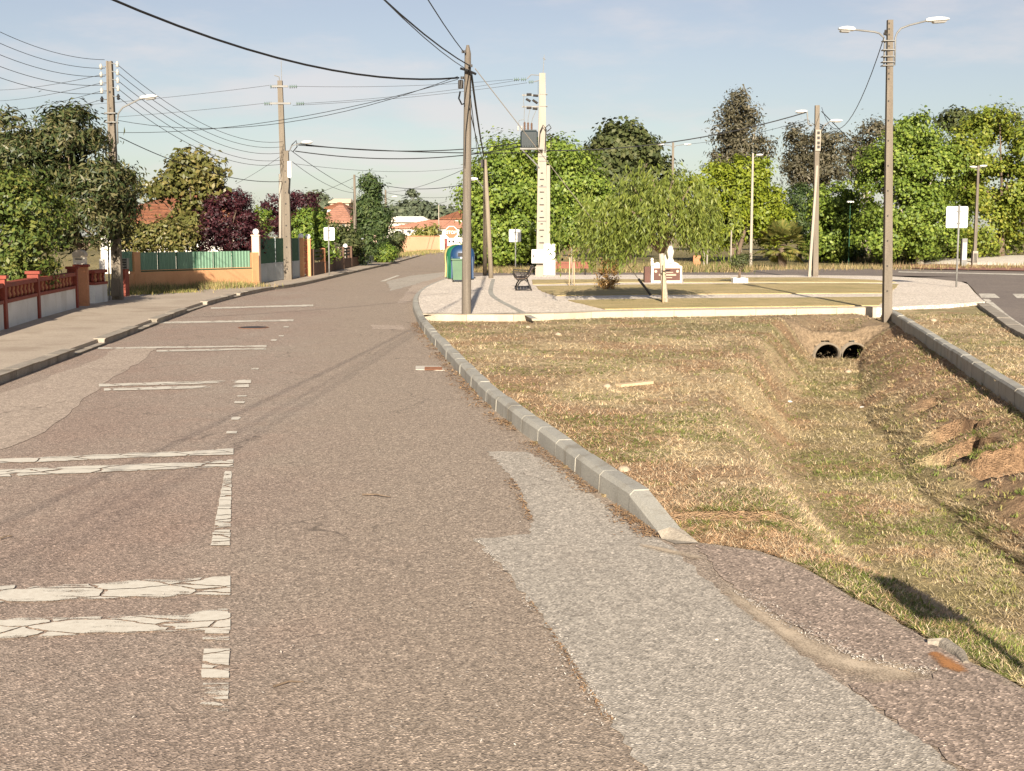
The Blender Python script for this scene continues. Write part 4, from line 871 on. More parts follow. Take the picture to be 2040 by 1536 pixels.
tree('plane_tree', 'yellowing plane tree at the right edge of the picture', gpx(1990, 84), wpx([(1972, 262, 45, 46), (2050, 290, 60, 62), (1925, 330, 48, 58), (1990, 380, 85, 65), (2060, 430, 75, 75), (1950, 450, 68, 60), (1898, 300, 26, 30)], 84, 2.6), 46000, 0.18, 'leaf_plane_yellow', 160, 0.38, .75, .22, limbs=14)
tree('pine_tree', 'round dark pine top showing above the right plane trees', gpx(1905, 150), wpx([(1905, 240, 38, 22), (2010, 245, 35, 18)], 150, 2.5), 3000, .4, 'leaf_oak', 110, .4, .6, .3, limbs=4)
tree('undergrowth', 'dark bushes under the plane trees behind the park', gpx(1010, 75), wpx([(990, 500, 40, 22), (1050, 500, 45, 20), (955, 490, 15, 28)], 75, 1.2), 6000, .25, 'leaf_oak', 80, .3, .6, .05, limbs=3, cat='bushes', zmin=.02)
tree('undergrowth', 'dark bushes at the foot of the trees behind the sign on the right', gpx(1850, 86), wpx([(1840, 500, 45, 24), (1770, 505, 25, 18), (1925, 505, 30, 22)], 86, 1.2), 6000, .25, 'leaf_oak', 80, .3, .6, .05, limbs=3, cat='bushes', zmin=.02)
tree('undergrowth', 'dark low bushes left of the short park lamp', gpx(1650, 92), wpx([(1655, 505, 32, 18), (1700, 505, 22, 16)], 92, 1.2), 3500, .25, 'leaf_cypress', 60, .3, .6, .05, limbs=3, cat='bushes', zmin=.02)
# grove trunks behind the park
for i, (px, Y, lab) in enumerate([(1215, 95, 'slim grove tree seen between the bench and the willow'), (1240, 110, 'second slim grove tree left of the willow crown'), (1405, 95, 'crooked grove tree near the small brick pier'), (1455, 105, 'thick grove trunk in shade under the lime green tree'), (1530, 110, 'slim grove trunk left of the palm'), (1735, 100, 'grove trunk left of the double lamp pole')]):
    b = gpx(px, Y); k = Y / FPX
    tree('grove_tree', lab, b, [(b.x, b.y, b.z + 2.6, 45 * k, 1.8, 30 * k)], 2500, .3, 'leaf_oak', 60, .4, .6, .14, limbs=5, group='grove trees beyond the ring road')

# weeping willow in the park
def willow():
    base = gp(1326, 603, PARK_Z); root = thing('willow_tree', 'young weeping willow with trailing olive leaves on the front lawn', 'tree', base); Y = base.y; k = Y / FPX
    m = MB(); fork = at(1318, 505, Y)
    m.tube([base - Vector((0, 0, .1)), base.lerp(fork, .3) + Vector((-.01, 0, 0)), base.lerp(fork, .65), fork], [.095, .08, .07, .075], 9); m.build('trunk', 'bark_pale', root, True)
    m = MB(); tips = []
    for (px, py, dd) in [(1230, 400, -.5), (1260, 370, .4), (1300, 350, -.2), (1340, 352, .5), (1375, 372, -.4), (1405, 395, .3), (1205, 425, .3), (1185, 440, -.3), (1310, 380, .9), (1350, 400, -.9), (1270, 430, -.9), (1385, 425, .8), (1240, 440, .5)]:
        e = at(px, py, Y + dd); mid = fork.lerp(e, .5) + Vector((0, 0, .25)); m.tube([fork, mid, e], [.05, .032, .012], 6); tips += [mid, e, fork.lerp(e, .75) + Vector((0, 0, .15)), e]
    m.build('branches', 'bark', root, True)
    P = []; D = []; M2 = MB()
    for s in range(900):
        t = tips[RNG.integers(0, len(tips))]; p = np.array(t) + RNG.normal(size=3) * np.array([.42, .42, .22]); L = RNG.uniform(.45, 1.7)
        L = max(.15, min(L, p[2] - RNG.uniform(.85, 1.35) - .7 * math.exp(-((p[0] - base.x - .05) / .75) ** 2)))
        out = np.array([p[0] - base.x, p[1] - base.y, 0]); out = out / (np.linalg.norm(out) + .3) * RNG.uniform(.1, .5)
        q = int(L / .05); prev = p.copy()
        for j in range(q):
            f = j / max(q, 1); pos = p + out * (1 - (1 - f) ** 2) * .7 + np.array([0, 0, .12 * math.sin(min(f * 4, math.pi)) - L * f * f ** .35]) + RNG.normal(size=3) * .018
            P.append(pos); D.append(np.array([RNG.normal() * .5 + out[0], RNG.normal() * .5 + out[1], -1.0]))
    P = np.array(P); D = np.array(D); D /= np.linalg.norm(D, axis=1)[:, None]; n = len(P)
    s = np.cross(D, RNG.normal(size=(n, 3))); s /= np.linalg.norm(s, axis=1)[:, None]; L = RNG.uniform(.10, .19, n)[:, None]
    V = np.stack([P, P + D * L * .5 + s * .019, P + D * L, P + D * L * .5 - s * .019], 1).reshape(-1, 3)
    npmesh('crown', V, np.arange(4 * n).reshape(-1, 4), 'leaf_willow', root)
    st_ = thing('tree_stake', 'pale wooden stake tied to the willow trunk', 'stake', gp(1321, 604, PARK_Z)); b = gp(1321, 604, PARK_Z)
    m = MB(); m.tube([b - Vector((0, 0, .1)), b + Vector((.01, 0, 1.0))], [.024, .022], 8); m.build('post', 'stake_wood', st_, True)
    m = MB(); m.tube([b + Vector((-.04, -.03, .8)), b + Vector((.1, -.1, .81)), b + Vector((.17, .05, .82)), b + Vector((.1, .12, .81)), b + Vector((-.04, .03, .8))], .012, 6); m.build('tie', 'black_rubber', st_)
willow()
# dry shrub, stakes, planter olive, palm
b = gp(1210, 577, PARK_Z); k = b.y / FPX
sh = tree('dry_shrub', 'thin dry shrub with brown leaves tied to a stake on the second lawn', b, [(b.x, b.y, b.z + .42, 26 * k, .3, 22 * k), (b.x + .05, b.y, b.z + .75, 20 * k, .3, 16 * k), (b.x, b.y, b.z + .2, 20 * k, .3, 10 * k)], 1500, .075, 'leaf_dry', 90, .06, .4, .018, limbs=22, cat='shrub', surfb=.2)
m = MB(); m.tube([b + Vector((-.03, -.04, -.1)), b + Vector((-.03, -.04, .72))], .014, 6); m.build('stake', 'stake_wood', sh)
b = gp(1139, 569, PARK_Z)
sa = thing('sapling', 'bare young sapling between two stakes before the red-brown bench', 'sapling', b)
m = MB(); m.tube([b - Vector((0, 0, .1)), b + Vector((.02, 0, .5)), b + Vector((-.03, 0, 1.25))], [.02, .016, .006], 6)
for q in range(7): m.tube([b + Vector((-.01, 0, .75 + .07 * q)), b + Vector((random.uniform(-.35, .35), random.uniform(-.2, .2), .95 + .08 * q))], [.006, .002], 4)
m.build('trunk', 'bark_pale', sa, True)
for s in (-1, 1):
    m = MB(); m.tube([b + Vector((s * .09, .05 * s, -.1)), b + Vector((s * .07, .05 * s, .95))], .02, 7); m.build('stake', 'stake_wood', sa, True)
C = np.array(b) + np.stack([RNG.normal(-.02, .14, 60), RNG.normal(0, .1, 60), RNG.uniform(.8, 1.35, 60)], 1); Nn = RNG.normal(size=(60, 3)); Nn /= np.linalg.norm(Nn, axis=1)[:, None]
V = leaf_quads(C, Nn, .06, .5, 60); npmesh('leaves', V, np.arange(len(V)).reshape(-1, 4), 'leaf_dry', sa)
b = gp(1473, 563, PARK_Z)
pl = thing('planter', 'low white square planter on the park lawn', 'planter', b)
m = MB(); wq = .26
m.box(b + Vector((0, -.24, .08)), (.52, .05, .18)); m.box(b + Vector((0, .24, .08)), (.52, .05, .18)); m.box(b + Vector((-.235, 0, .078)), (.05, .43, .176)); m.box(b + Vector((.235, 0, .078)), (.05, .43, .176)); m.build('box', 'plastic_white', pl)
m = MB(); m.box(b + Vector((0, 0, .06)), (.42, .42, .12)); m.build('earth', 'soil', pl)
tree('olive_tree', 'small olive tree growing in the white planter', b + Vector((0, 0, .11)), [(b.x, b.y, b.z + .78, .42, .4, .18), (b.x + .1, b.y, b.z + .9, .3, .3, .14)], 1600, .075, 'leaf_oak', 50, .08, .35, .028, limbs=8, trunks=2)
def palm():
    b = gpx(1556, 76, -.05); root = thing('palm_tree', 'short fan palm with yellowing lower fronds beyond the ring road', 'palm', b); m = MB(); m.tube([b, b + Vector((0, 0, .7)), b + Vector((0, 0, 1.35))], [.28, .24, .2], 10); m.build('trunk', 'bark', root, True)
    top = b + Vector((0, 0, 1.3)); V = []; F = []
    for i in range(64):
        a = RNG.uniform(0, 2 * math.pi); el = RNG.uniform(-.75, 1.35); L = RNG.uniform(.8, 1.25)
        d = Vector((math.cos(a) * math.cos(el), math.sin(a) * math.cos(el), math.sin(el))); h_ = top + d * L
        u = d.cross(Vector((0, 0, 1))).normalized(); w = u.cross(d)
        st_ = len(V); V += [top + u * .012, top - u * .012, h_]; F.append((st_, st_ + 1, st_ + 2))
        for q in range(19):
            an = (q - 9) / 9 * 1.9; dd = d * math.cos(an) + u * math.sin(an); ln = .62 * (1 - .25 * abs(q - 9) / 9); side = (u * math.cos(an) - d * math.sin(an)) * .05
            st_ = len(V); mid = h_ + dd * ln * .5; tip = h_ + dd * ln - Vector((0, 0, .12)); V += [h_, mid + side, tip, mid - side]; F += [(st_, st_ + 1, st_ + 2), (st_, st_ + 2, st_ + 3)]
    npmesh('crown', np.array([tuple(v) for v in V]), np.array(F), 'leaf_palm', root)
palm()

# ------------------------------------------------------------------ poles, lamps, wires
def shaft(m, b, h, w0, w1, d0=None, d1=None, bev=.0, lean=(0, 0)):
    d0 = d0 or w0; d1 = d1 or w1; V = []
    for z, w, d in ((-.2, w0, d0), (h, w1, d1)):
        for x, y in ((-1, -1), (1, -1), (1, 1), (-1, 1)): V.append(b + Vector((x * w / 2 + lean[0] * z / h, y * d / 2 + lean[1] * z / h, z)))
    m.add(V, [(3, 2, 1, 0), (4, 5, 6, 7), (0, 1, 5, 4), (1, 2, 6, 5), (2, 3, 7, 6), (3, 0, 4, 7)])
def ipole(root, b, h, w0, w1, d0, mat='concrete_pole', holes=True, recess=True):
    """precast pole: two flanges and a set-back web, with dark plates for the shade in step holes"""
    m = MB(); f = .30
    for s in (-1, 1):
        V = []
        for z, w in ((-.2, w0), (h, w1)):
            xa, xb = sorted((s * w / 2, s * w / 2 * (1 - 2 * f)))
            for x, y in ((xa, -d0 / 2), (xb, -d0 / 2), (xb, d0 / 2), (xa, d0 / 2)): V.append(b + Vector((x, y * (1 if z < 0 else .75), z)))
        m.add(V, [(3, 2, 1, 0), (4, 5, 6, 7), (0, 1, 5, 4), (1, 2, 6, 5), (2, 3, 7, 6), (3, 0, 4, 7)])
    rz = .035 if recess else .006
    V = []
    for z, w in ((-.19, w0), (h - .01, w1)):
        k = 1 if z < 0 else .75
        for x, y in ((-w * .21, -d0 / 2 * k + rz), (w * .21, -d0 / 2 * k + rz), (w * .21, d0 / 2 * k - rz), (-w * .21, d0 / 2 * k - rz)): V.append(b + Vector((x, y, z)))
    m.add(V, [(3, 2, 1, 0), (4, 5, 6, 7), (0, 1, 5, 4), (1, 2, 6, 5), (2, 3, 7, 6), (3, 0, 4, 7)])
    m.build('shaft', mat, root)
    if holes:
        n = int(h / .42)
        for i in range(1, n):
            z = i * .42; k = 1 - .25 * z / h; hm = MB(); r = .028 if i % 2 else .02
            hm.box(b + Vector((0, -d0 / 2 * k + rz - .001, z)), (r * 2, .006, r * 2.2)); hm.build('step_hole_shade', 'iron_dark', root)  # flat dark plate painted in for the shade inside a hole
def lamp(root, p0, pts, L=.55, d=None, r=.025, tilt=.12):
    """curved bracket with a flat lantern at its end"""
    m = MB(); m.tube(pts, r, 8); arm = m.build('lamp_arm', 'galvanised', root, True)
    e = Vector(pts[-1]); d = Vector(d).normalized(); u = d.cross(Vector((0, 0, 1))).normalized(); w = u.cross(d)
    m = MB(); V = []; secs = [(0, .045, .035), (.12, .09, .055), (.5, .13, .065), (.8, .11, .05), (1, .06, .025)]; q = 10
    for t, a, h in secs:
        for k in range(q): an = 2 * math.pi * k / q; V.append(e + d * (t * L - .04) + u * a * math.cos(an) + w * (h * math.sin(an) * (1.1 if math.sin(an) > 0 else .6)))
    F = [tuple(range(q - 1, -1, -1)), tuple((len(secs) - 1) * q + k for k in range(q))]
    for i in range(len(secs) - 1):
        for k in range(q): j = (k + 1) % q; F.append((i * q + k, i * q + j, (i + 1) * q + j, (i + 1) * q + k))
    m.add(V, F); hd = m.build('lantern', 'lamp_white', root, True)
    m = MB(); m.box(e + d * L * .52 - w * .042, (.02, .02, .02)); m = MB(); c = e + d * L * .5 - w * .036
    m.add([c - d * L * .3 - u * .08, c + d * L * .3 - u * .08, c + d * L * .3 + u * .08, c - d * L * .3 + u * .08, c - d * L * .24 - u * .06 - w * .03, c + d * L * .24 - u * .06 - w * .03, c + d * L * .24 + u * .06 - w * .03, c - d * L * .24 + u * .06 - w * .03], [(0, 1, 2, 3), (4, 7, 6, 5), (0, 4, 5, 1), (1, 5, 6, 2), (2, 6, 7, 3), (3, 7, 4, 0)]); m.build('glass', 'lamp_glass', hd)
def insul(root, p, d, mat='porcelain', L=.16):
    m = MB(); p = Vector(p); q = p + Vector(d); m.tube([p, q], .012, 5); m.build('bracket', 'galvanised', root)
    m = MB(); m.lathe(q, [(.02, -L * .45), (.045, -L * .3), (.03, -L * .05), (.05, L * .1), (.03, L * .3), (.02, L * .5)], 10); m.build('insulator', mat, root, True)
def disc_string(root, a, b, mat='insulator_glass', r=.075, n=4):
    a, b = Vector(a), Vector(b); d = (b - a); M = d.to_track_quat('Z', 'Y').to_matrix(); L = d.length; pr = [(.012, 0)]
    for i in range(n): z = L * (i + .25) / n; pr += [(.018, z), (r, z + .01), (r * .9, z + L * .35 / n), (.018, z + L * .5 / n)]
    pr.append((.012, L)); m = MB(); m.lathe(a, pr, 10, M=M); m.build('insulator_string', mat, root, True)
WIRES = 0
def wire(a, b, sag, r_,  label, group=None, n=18, cat='cable', mat='black_rubber'):
    r = r_ * .62; a, b = Vector(a), Vector(b); pts = [a.lerp(b, i / n) - Vector((0, 0, 4 * sag * (i / n) * (1 - i / n))) for i in range(n + 1)]
    m = MB(); m.tube(pts, r, 5); return m.solo('overhead_cable', mat, label, cat, group, base=a, smooth=True)

# P1: lamp pole over the left garden
b1 = gp(235, 597, .1); Y1 = b1.y; h1 = at(222, 122, Y1).z - b1.z
P1 = thing('lamp_pole', 'dark concrete pole with five wire brackets in the loquat tree', 'lamp pole', b1)
ipole(P1, b1, h1, .27, .14, .2)
rz_ = []
for i, y in enumerate((127, 143, 159, 175, 192)):
    z = at(230, y, Y1).z; insul(P1, (b1.x + .07, b1.y - .1, z), (.16, 0, -.03), 'porcelain' if i < 4 else 'black_rubber'); rz_.append(Vector((b1.x + .23, b1.y - .1, z - .03)))
lz_ = []
for i, y in enumerate((133, 149, 165, 181, 198)):
    z = at(222, y, Y1).z; insul(P1, (b1.x - .08, b1.y + .02, z), (-.16, 0, 0), 'porcelain' if i < 4 else 'black_rubber'); lz_.append(Vector((b1.x - .24, b1.y + .02, z)))
for y in (226, 244):
    m = MB(); m.box((b1.x, b1.y, at(230, y, Y1).z), (.30, .27, .03)); m.build('clamp_band', 'galvanised', P1)
e = at(283, 196, Y1); z0 = at(233, 240, Y1).z
lamp(P1, None, [Vector((b1.x + .16, b1.y - .05, z0 - .6)), Vector((b1.x + .16, b1.y - .05, z0 - .05)), Vector((b1.x + .2, b1.y - .05, z0 + .18)), Vector((b1.x + .32, b1.y - .05, z0 + .33)), Vector((e.x, b1.y - .05, e.z))], .46, (1, 0, .12), .022)
m = MB(); m.box(b1 + Vector((-.02, -.16, .32)), (.2, .09, .45)); m.build('meter_box', 'concrete_pole', P1)
m = MB(); m.tube([b1 + Vector((-.2, -.08, .0)), b1 + Vector((-.15, -.08, h1 - 2.2))], .022, 6); m.build('conduit', 'galvanised', P1)
m = MB(); q = at(230, 418, Y1); m.box((b1.x, b1.y - .135, q.z), (.12, .012, .14)); m.build('warning_plate', 'sign_red', P1)
# P2: tall pole by the green gate
b2 = gp(573, 557, .1); Y2 = b2.y; h2 = at(563, 160, Y2).z - b2.z
P2 = thing('power_pole', 'tall concrete power pole standing in front of the green gate', 'power pole', b2)
hm = at(566, 300, Y2).z - b2.z
ipole(P2, b2, hm, .36, .27, .25, 'concrete_pole')
m = MB(); shaft(m, b2 + Vector((-.03, .12, 0)), h2, .27, .18, .25, .17, lean=(-.13, 0)); m.build('upper_shaft', 'concrete_pole', P2)
m = MB(); m.tube([b2 + Vector((-.27, -.1, -.1)), b2 + Vector((-.19, -.1, hm - .9))], .055, 8); m.build('conduit', 'concrete_pale', P2, True)
tx = b2.x - .15; ty = b2.y + .12
for y, xs_ in ((172, (545, 583)), (206, (533, 597))):
    z = at(563, y, Y2).z; m = MB(); m.box((tx, ty - .1, z), (.62 if y < 180 else .8, .07, .07)); m.build('crossarm', 'galvanised', P2)
    for xx in xs_:
        c = at(xx, y, Y2); disc_string(P2, (c.x - .16, ty, z), (c.x + .16, ty, z + .01))
m = MB(); z = at(563, 160, Y2).z; m.tube([Vector((tx, ty, z - .1)), Vector((tx - .05, ty, z + .15)), Vector((tx - .22, ty, z + .2))], .02, 6); m.tube([Vector((tx + .05, ty, z - .1)), Vector((tx + .05, ty, z + .75))], .012, 5); m.build('lightning_rod', 'galvanised', P2)
q = at(579, 338, Y2); m = MB(); m.box((q.x, b2.y - .25, q.z), (.15, .12, .62), bev=.02); m.build('fuse_box', 'lamp_white', P2)
m = MB(); m.tube([Vector((q.x, b2.y - .22, q.z - .35)), Vector((q.x - .03, b2.y - .2, q.z - .7)), Vector((q.x - .06, b2.y - .18, q.z - .9))], .035, 6); m.tube([at(577, 300, Y2), at(582, 288, Y2), at(590, 280, Y2), at(592, 292, Y2), at(584, 302, Y2)], .02, 6); m.build('cable_loop', 'black_rubber', P2)
e = at(603, 284, Y2 - .2); lamp(P2, None, [at(574, 305, Y2 - .2), at(582, 290, Y2 - .2), Vector(e)], .42, (1, 0, .05), .018)
# P3: wooden pole at the corner of the cobbles
b3 = Vector((gp(929, 640).x, gp(929, 640).y, .0)); Y3 = b3.y; top3 = at(932, 90, Y3)
P3 = thing('wooden_pole', 'weathered wooden telephone pole in front of the recycling bins', 'wooden pole', b3)
m = MB(); m.tube([b3 - Vector((0, 0, .3)), b3, b3.lerp(top3, .3), b3.lerp(top3, .7), b3.lerp(top3, .97), top3], [.105, .10, .095, .082, .066, .03], 12); m.build('shaft', 'wood_pole', P3, True)
q = at(918, 168, Y3 - .1); m = MB(); m.box((q.x, Y3 - .12, q.z), (.11, .1, .17), bev=.015); m.build('junction_box', 'iron_dark', P3)
m = MB(); q = at(932, 143, Y3); m.tube([Vector((q.x - .15, Y3 - .16, q.z + .05)), Vector((q.x + .02, Y3 - .18, q.z)), Vector((q.x + .17, Y3 - .1, q.z - .06))], .028, 6); m.tube([at(917, 182, Y3 - .15), at(914, 196, Y3 - .15), at(920, 208, Y3 - .15), at(926, 206, Y3 - .15)], .02, 6)
m.tube([at(938, 145, Y3 - .18), at(935, 200, Y3 - .2), at(928, 260, Y3 - .21), at(926, 330, Y3 - .21)], .008, 5); m.build('cable_loop', 'black_rubber', P3)
for (px, y) in ((924, 103), (937, 131), (922, 155)):
    c = at(px, y, Y3 - .12); m = MB(); m.box(c, (.09, .06, .05)); m.build('clamp', 'iron_dark', P3)
# P4: leaning pair of wooden poles
b4 = gp(979, 554, PARK_Z); Y4 = b4.y; t4 = at(966, 318, Y4)
P4 = thing('wooden_pole', 'leaning wooden pole with a strut, behind the cobbled corner', 'wooden pole', b4)
m = MB(); m.tube([b4 - Vector((0, 0, .3)), b4.lerp(t4, .5), t4], [.10, .09, .075], 10); m.build('shaft', 'wood_pole_pale', P4, True)
b4b = gpx(966, Y4 + 3.5, 0); m = MB(); m.tube([b4b - Vector((0, 0, .3)), b4b.lerp(t4 + Vector((0, .2, -.3)), .5), t4 + Vector((0, .22, -.3))], [.09, .08, .07], 8); m.build('strut', 'wood_pole_pale', P4, True)
m = MB(); m.box(t4 + Vector((-.1, -.1, -.15)), (.12, .12, .3)); m.build('junction_box', 'iron_dark', P4)
e = at(950, 357, Y4 - .1); lamp(P4, None, [at(966, 385, Y4), at(960, 370, Y4 - .1), at(953, 361, Y4 - .1), e], .34, (-1, 0, .05), .018)
# P5: transformer pole
b5 = gp(1083, 549, PARK_Z); Y5 = b5.y; h5 = at(1081, 146, Y5).z - b5.z
P5 = thing('transformer_pole', 'tall white concrete pole carrying a dark transformer at the park', 'transformer pole', b5)
m = MB(); shaft(m, b5 + Vector((-.08, 0, 0)), h5, .49, .25, .38, .22); m.build('shaft', 'concrete_pale', P5)
m = MB(); shaft(m, b5 + Vector((.18, -.1, 0)), at(1080, 330, Y5).z - b5.z, .17, .14, .3, .26); m.build('cable_duct', 'concrete_pale', P5)
for i, y in enumerate(np.arange(345, 495, 12.6)):
    z = at(1080, y, Y5).z; kx_ = 1 - .45 * (z - b5.z) / h5; hm_ = MB(); hm_.box((b5.x - .09, b5.y - .20 * (1 - .4 * (z - b5.z) / h5) - .012, z), (.20 * kx_ + .02 if i % 2 else .10, .02, .035)); hm_.build('step', 'iron_dark', P5)
for y in (188, 212, 300, 312, 321, 372, 440):
    z = at(1080, y, Y5).z; f = (z - b5.z) / h5; m = MB(); m.box((b5.x - .02, b5.y, z), (.52 - .24 * f, .48 - .24 * f, .03)); m.build('clamp_band', 'galvanised', P5)
tc_ = at(1054, 278, Y5 - .25); m = MB(); m.box((tc_.x, Y5 - .25, tc_.z), (.72, .6, .68), bev=.05)
for i in range(7): m.box((tc_.x - .3 + .1 * i, Y5 - .59, tc_.z - .02), (.03, .1, .52))
tr = m.build('transformer', 'transformer_grey', P5)
m = MB(); m.box((tc_.x, Y5 - .25, tc_.z + .36), (.62, .5, .05)); m.build('lid', 'transformer_grey', tr)
for i, (px, hh) in enumerate(((1045, .36), (1052, .34), (1059, .32), (1032, .2), (1039, .2))):
    c = at(px, 262, Y5 - .25); m = MB(); z0 = tc_.z + .36; m.lathe((c.x, Y5 - .3, z0), [(.02, 0)] + sum([[(.05, hh * (k + .2) / 5), (.03, hh * (k + .8) / 5)] for k in range(5)], []) + [(.015, hh)], 8); m.build('bushing', 'brown_wall' if i < 3 else 'porcelain', tr, True)
m = MB(); m.box((tc_.x + .1, Y5 - .25, tc_.z - .39), (.95, .5, .07)); m.tube([Vector((tc_.x - .3, Y5 - .45, tc_.z - .42)), Vector((b5.x - .2, Y5 - .2, tc_.z - 1.15))], .03, 6); m.build('platform', 'galvanised', P5)
for y, dx_ in ((190, 0), (213, .02)):
    z = at(1080, y, Y5).z; m = MB(); m.box((b5.x - .5, Y5 - .05, z), (.85, .07, .06)); m.build('crossarm', 'galvanised', P5)
for (xa, ya, xb, yb) in ((1049, 188, 1059, 188), (1062, 190, 1072, 191), (1048, 197, 1057, 202), (1061, 199, 1071, 206), (1049, 215, 1059, 215), (1061, 216, 1071, 217)):
    m = MB(); m.tube([at(xa, ya, Y5 - .1), at(xb, yb, Y5 - .1)], .05, 8); m.build('fuse_switch', 'iron_dark', P5)
m = MB()
for (a, b, c) in (((1045, 215), (1044, 235), (1045, 248)), ((1056, 217), (1052, 236), (1052, 248)), ((1068, 220), (1061, 236), (1058, 248)), ((1045, 238), (1034, 240), (1032, 255)), ((1044, 186), (1043, 200), (1044, 212))): m.tube([at(*q, Y5 - .2) for q in (a, b, c)], .012, 5)
m.build('jumper_wire', 'galvanised', P5)
z = at(1081, 146, Y5).z; m = MB(); m.tube([Vector((b5.x - .06, b5.y, z - .2)), Vector((b5.x, b5.y, z + .75))], [.016, .01], 5); m.tube([Vector((b5.x - .05, b5.y, z + .62)), Vector((b5.x + .05, b5.y, z + .55))], .02, 5); m.build('lightning_rod', 'galvanised', P5)
m = MB(); m.tube([at(1073, 300, Y5 - .3), at(1076, 262, Y5 - .35), at(1082, 249, Y5 - .35), at(1088, 258, Y5 - .35), at(1086, 300, Y5 - .35)], .025, 6); m.tube([at(1090, 262, Y5 - .3), at(1098, 255, Y5 - .3), at(1094, 248, Y5 - .3), at(1087, 254, Y5 - .3), at(1088, 268, Y5 - .3), at(1096, 268, Y5 - .3), at(1108, 276, Y5 - .3), at(1109, 284, Y5 - .3)], .022, 6); m.tube([at(1089, 268, Y5 - .3), at(1097, 275, Y5 - .3), at(1098, 292, Y5 - .3), at(1093, 300, Y5 - .3)], .022, 6); m.build('cable_loop', 'iron_dark', P5)
for xx, y, s in ((1029, 158, .24), (1043, 158, .24), (1058, 163, .22)):
    c = at(xx, y, Y5); disc_string(P5, (c.x - s / 2, Y5, c.z - .01), (c.x + s / 2, Y5, c.z), r=.08, n=3)
m = MB(); m.tube([at(1050, 157, Y5), at(1058, 149, Y5), at(1075, 150, Y5)], .02, 6); m.tube([at(1064, 163, Y5), at(1075, 160, Y5)], .02, 6); m.build('bracket', 'galvanised', P5)
# cabinets at its foot
c = gp(1070, 548, PARK_Z)
for (px0, px1, y0, y1, d, nm) in ((1059, 1082, 497, 524, .25, 'wall_cabinet'), (1083, 1106, 486, 548, .3, 'floor_cabinet')):
    a, b = at(px0, y1, Y5 - .32), at(px1, y0, Y5 - .32); m = MB(); m.box(((a.x + b.x) / 2, Y5 - .32 + .0, (a.z + b.z) / 2), (b.x - a.x, d, b.z - a.z), bev=.015); cb_ = m.build(nm, 'lamp_white', P5)
    m = MB(); m.box(((a.x + b.x) / 2, Y5 - .32 - d / 2 - .005, (a.z + b.z) / 2), ((b.x - a.x) * .86, .01, (b.z - a.z) * .88)); m.build('door', 'sign_white', cb_)
    m = MB(); m.box((a.x + (b.x - a.x) * (.15 if nm[0] == 'w' else .7), Y5 - .32 - d / 2 - .012, (a.z + b.z) / 2 + .2 * (nm[0] == 'f')), (.05, .012, .12 if nm[0] == 'w' else .08)); m.build('lock', 'iron_dark', cb_)
m = MB(); a = at(1072, 524, Y5 - .2); m.prism([(b5.x - .36, Y5 - .4), (b5.x - .02, Y5 - .4), (b5.x + .0, Y5 + .3), (b5.x - .36, Y5 + .3)], .0, .52); m.build('plinth', 'concrete_pale', P5)
# P6: double lamp pole at the end of the ditch
b6x = gp(1767, 655, -.25); b6 = Vector((b6x.x, b6x.y, gh(b6x.x, b6x.y))); Y6 = b6.y; t6 = at(1773, 40, Y6); h6 = t6.z - b6.z
P6 = thing('lamp_pole', 'tall concrete pole with two curved lamp arms beside the culvert', 'lamp pole', b6)
m = MB(); shaft(m, b6 - Vector((0, 0, .2)), h6 + .2, .19, .115, .18, .11, lean=(t6.x - b6.x, 0)); m.build('shaft', 'concrete_pole', P6)
for i, y in enumerate((46, 57, 68, 80, 91, 101, 113, 124, 135, 146, 157, 201, 240, 280, 330, 380, 430, 480, 530, 580)):
    q = at(1772.5 - 5.5 * (y - 46) / 600, y, Y6 - .1); dz_ = .055 + .035 * (1 - (q.z - b6.z) / h6); m = MB(); r = .016
    m.box((q.x, Y6 - dz_ - .003, q.z), (.03, .008, .034)); m.build('step_hole_shade', 'iron_dark', P6)  # dark plates here too, standing for shaded holes
zq = lambda y: at(1772, y, Y6).z
xl, xr_ = at(1762, 100, Y6).x, at(1783, 100, Y6).x
lamp(P6, None, [Vector((xl, Y6, zq(132))), Vector((xl, Y6, zq(82))), Vector((xl - .03, Y6, zq(74))), Vector((at(1752, 66, Y6).x, Y6, zq(66.5))), Vector((at(1742, 63, Y6).x, Y6, zq(63.5))), at(1700, 59, Y6)], .36, (-1, 0, .04), .02)
lamp(P6, None, [Vector((xr_, Y6, zq(130))), Vector((xr_, Y6, zq(75))), Vector((xr_ + .03, Y6, zq(66))), Vector((at(1795, 56, Y6).x, Y6, zq(56.5))), at(1812, 50, Y6), at(1848, 41, Y6)], .50, (1, 0, .06), .02)
for y in (82, 100, 113, 124, 131):
    m = MB(); m.box((t6.x - .02, Y6, zq(y)), (.26, .19, .018)); m.build('clamp_band', 'galvanised', P6)
m = MB()
for y, dx_ in ((63, -.1), (68, -.12), (69, -.08)): m.lathe(Vector((t6.x + dx_, Y6 - .05, zq(y))), [(.02, -.03), (.03, 0), (.02, .03)], 8)
m.build('cable_clamp', 'iron_dark', P6)
